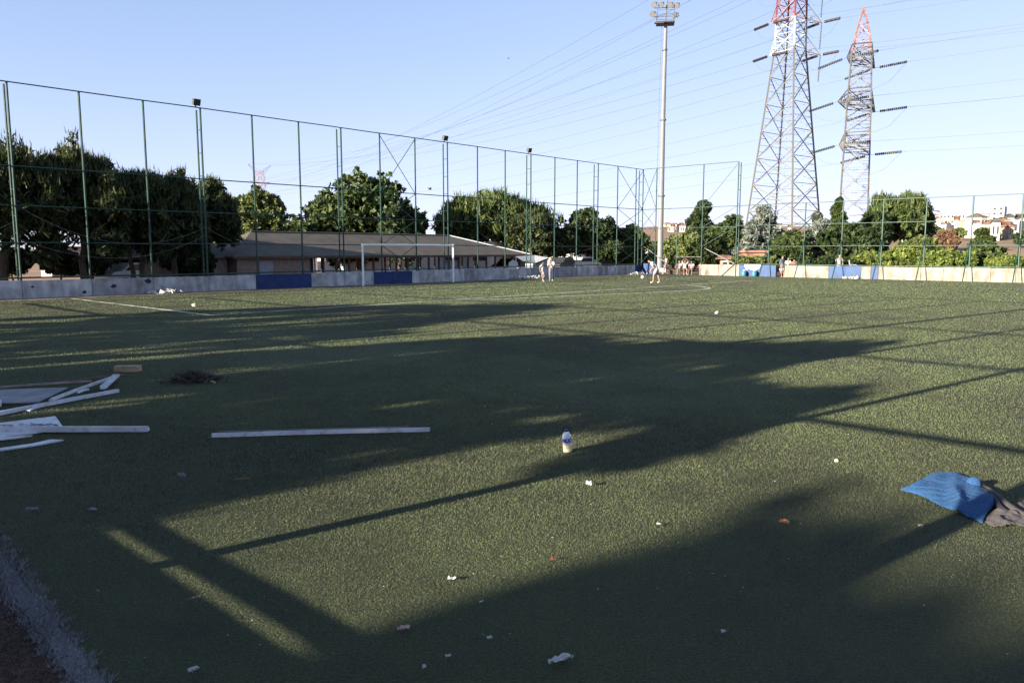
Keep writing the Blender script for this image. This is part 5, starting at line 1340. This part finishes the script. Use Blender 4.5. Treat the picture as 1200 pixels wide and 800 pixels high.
scrap('leaf', 473, 738, .07, .035, R(25), M['pink_leaf'], 'dry pinkish leaf left of the long crumpled wrapper', 'leaf', .015)
scrap('paper_scrap', 529, 679, .05, .03, R(-10), M['paper'], 'small white torn paper above the dry pinkish leaf')
scrap('paper_stick', 564, 705, .032, .009, R(45), M['paper'], 'tiny white cigarette end between the red scrap and the wrapper', 'cigarette end', .004)
scrap('paper_scrap', 648, 656, .04, .035, R(30), M['red_paper'], 'small faded red paper scrap below the bottle', 'scrap', .012)
scrap('paper_scrap', 772, 615, .035, .018, R(10), M['paper'], 'small white scrap right of the faded red one', 'scrap')
scrap('paper_scrap', 690, 569, .05, .025, R(-20), M['paper'], 'curled white scrap just below the bottle shadow', 'scrap', .03)
scrap('wrapper', 919, 613.5, .075, .034, R(-48), M['orange'], 'orange wrapper on the shadow edge left of the towel', 'wrapper', .02)
scrap('paper_scrap', 1079, 616.5, .035, .013, R(0), M['paper'], 'tiny white scrap below the blue towel')
scrap('paper_scrap', 848, 741, .03, .016, R(30), M['paper'], 'tiny white scrap in the dark shade lower right')
scrap('paper_scrap', 574, 749, .03, .018, R(30), M['paper'], 'small white scrap left of the long crumpled wrapper')
scrap('paper_scrap', 525, 770, .028, .018, R(20), M['paper'], 'small white scrap at the lowest sunlit patch')
scrap('paper_scrap', 227, 786, .05, .022, R(40), M['paper'], 'pale scrap on the dark turf near the white touchline')
scrap('paper_scrap', 213, 560, .07, .04, R(0), M['cloth_grey'], 'pale lump of paper between two light flecks left of centre', 'scrap', .03)
scrap('straw', 283, 562, .14, .009, R(20), M['straw'], 'bent yellow straw on the shaded turf below the white profile', 'straw', .01)
scrap('paper_scrap', 38, 598, .10, .012, R(5), M['cloth_grey'], 'pale curled strip on the dark turf near the left edge', 'strip', .02)
scrap('paper_scrap', 109, 598, .06, .03, R(-10), M['cloth_grey'], 'small pale scrap right of the curled strip')
scrap('paper_scrap', 497, 783, .02, .02, R(0), M['paper'], 'tiny white scrap next to the bottom edge')
def stone(px, py, r, label):
    me = bpy.data.meshes.new('stone'); bm = bmesh.new(); bmesh.ops.create_icosphere(bm, subdivisions=2, radius=r)
    rs = random.Random(int(px))
    for v in bm.verts: v.co *= 1 + rs.uniform(-.18, .18); v.co.z *= .8
    bm.to_mesh(me); bm.free()
    tag(link_mesh('stone', me, M['stone'], loc=gnd(px, py+1, .02) + Vector((0,0,r*.7))), label, 'stone', 'stones on the turf')
stone(980, 540, .022, 'small pale stone on the sunlit turf left of the towel')
stone(840, 367, .07, 'pale lump far out on the sunlit turf below the far wall')
stone(227.5, 358.5, .09, 'small tan lump near the penalty side line on the left')
# countless specks of litter
n_ = 2200; uu = rng.random(n_); d_ = 3.0*(34/3.0)**uu; an_ = (rng.random(n_)-.5)*1.3; cx_ = d_*np.tan(an_)
ok = fld(cx_, d_)[0] > -31.2
cx_, d_ = cx_[ok], d_[ok]
cc = np.stack([cx_, d_, np.full(len(d_), .027)], 1)
sz = .0030*np.clip(d_, 3, 14)**.8*(.4+rng.random(len(d_))**3*1.3)
V = leaf_quads(cc, 1.0, 1, .6); V = cc[:,None,:] + (V-cc[:,None,:])*sz[:,None,None]*np.array([1,1,.3])
tag(soup('litter_specks', V, 3, M['paper']), kind='stuff')
# litter along the foot of the goal-end wall
for a_, v_, lab in ((11.0, -.4, 'heap of torn white plastic at the wall foot right of the goal'), (12.2, -.5, 'smaller heap of torn plastic at the wall foot right of the goal'), (-15.2, -.7, 'torn white sheet at the foot of the left wall'), (25.4, .1, 'white litter at the wall foot left of the corner')):
    t = empty('plastic_heap', P(a_, v_, .012), 0, lab, 'litter heap', 'litter at the wall foot')
    n_ = 70; cc = np.stack([rng.normal(0, .35, n_), rng.normal(0, .18, n_), .03+np.abs(rng.normal(0, .06, n_))], 1)
    tag(soup('plastic_sheets', leaf_quads(cc, .26, 1, .8), 3, M['paper'], t), kind='stuff')
for a_, v_, lab in ((16.6, -.35, 'white foam pieces lying under the blue panels with the missing strip'),):
    pass
t = empty('plastic_heap', P(A1-.5, 17.3, .012), 0, 'white foam pieces at the foot of the right blue panels', 'litter heap', 'litter at the wall foot')
cc = np.stack([rng.normal(0, .3, 34), rng.normal(0, .12, 34), .03+np.abs(rng.normal(0, .04, 34))], 1)
tag(soup('plastic_sheets', leaf_quads(cc, .26, 1, .8), 3, M['paper'], t), kind='stuff')
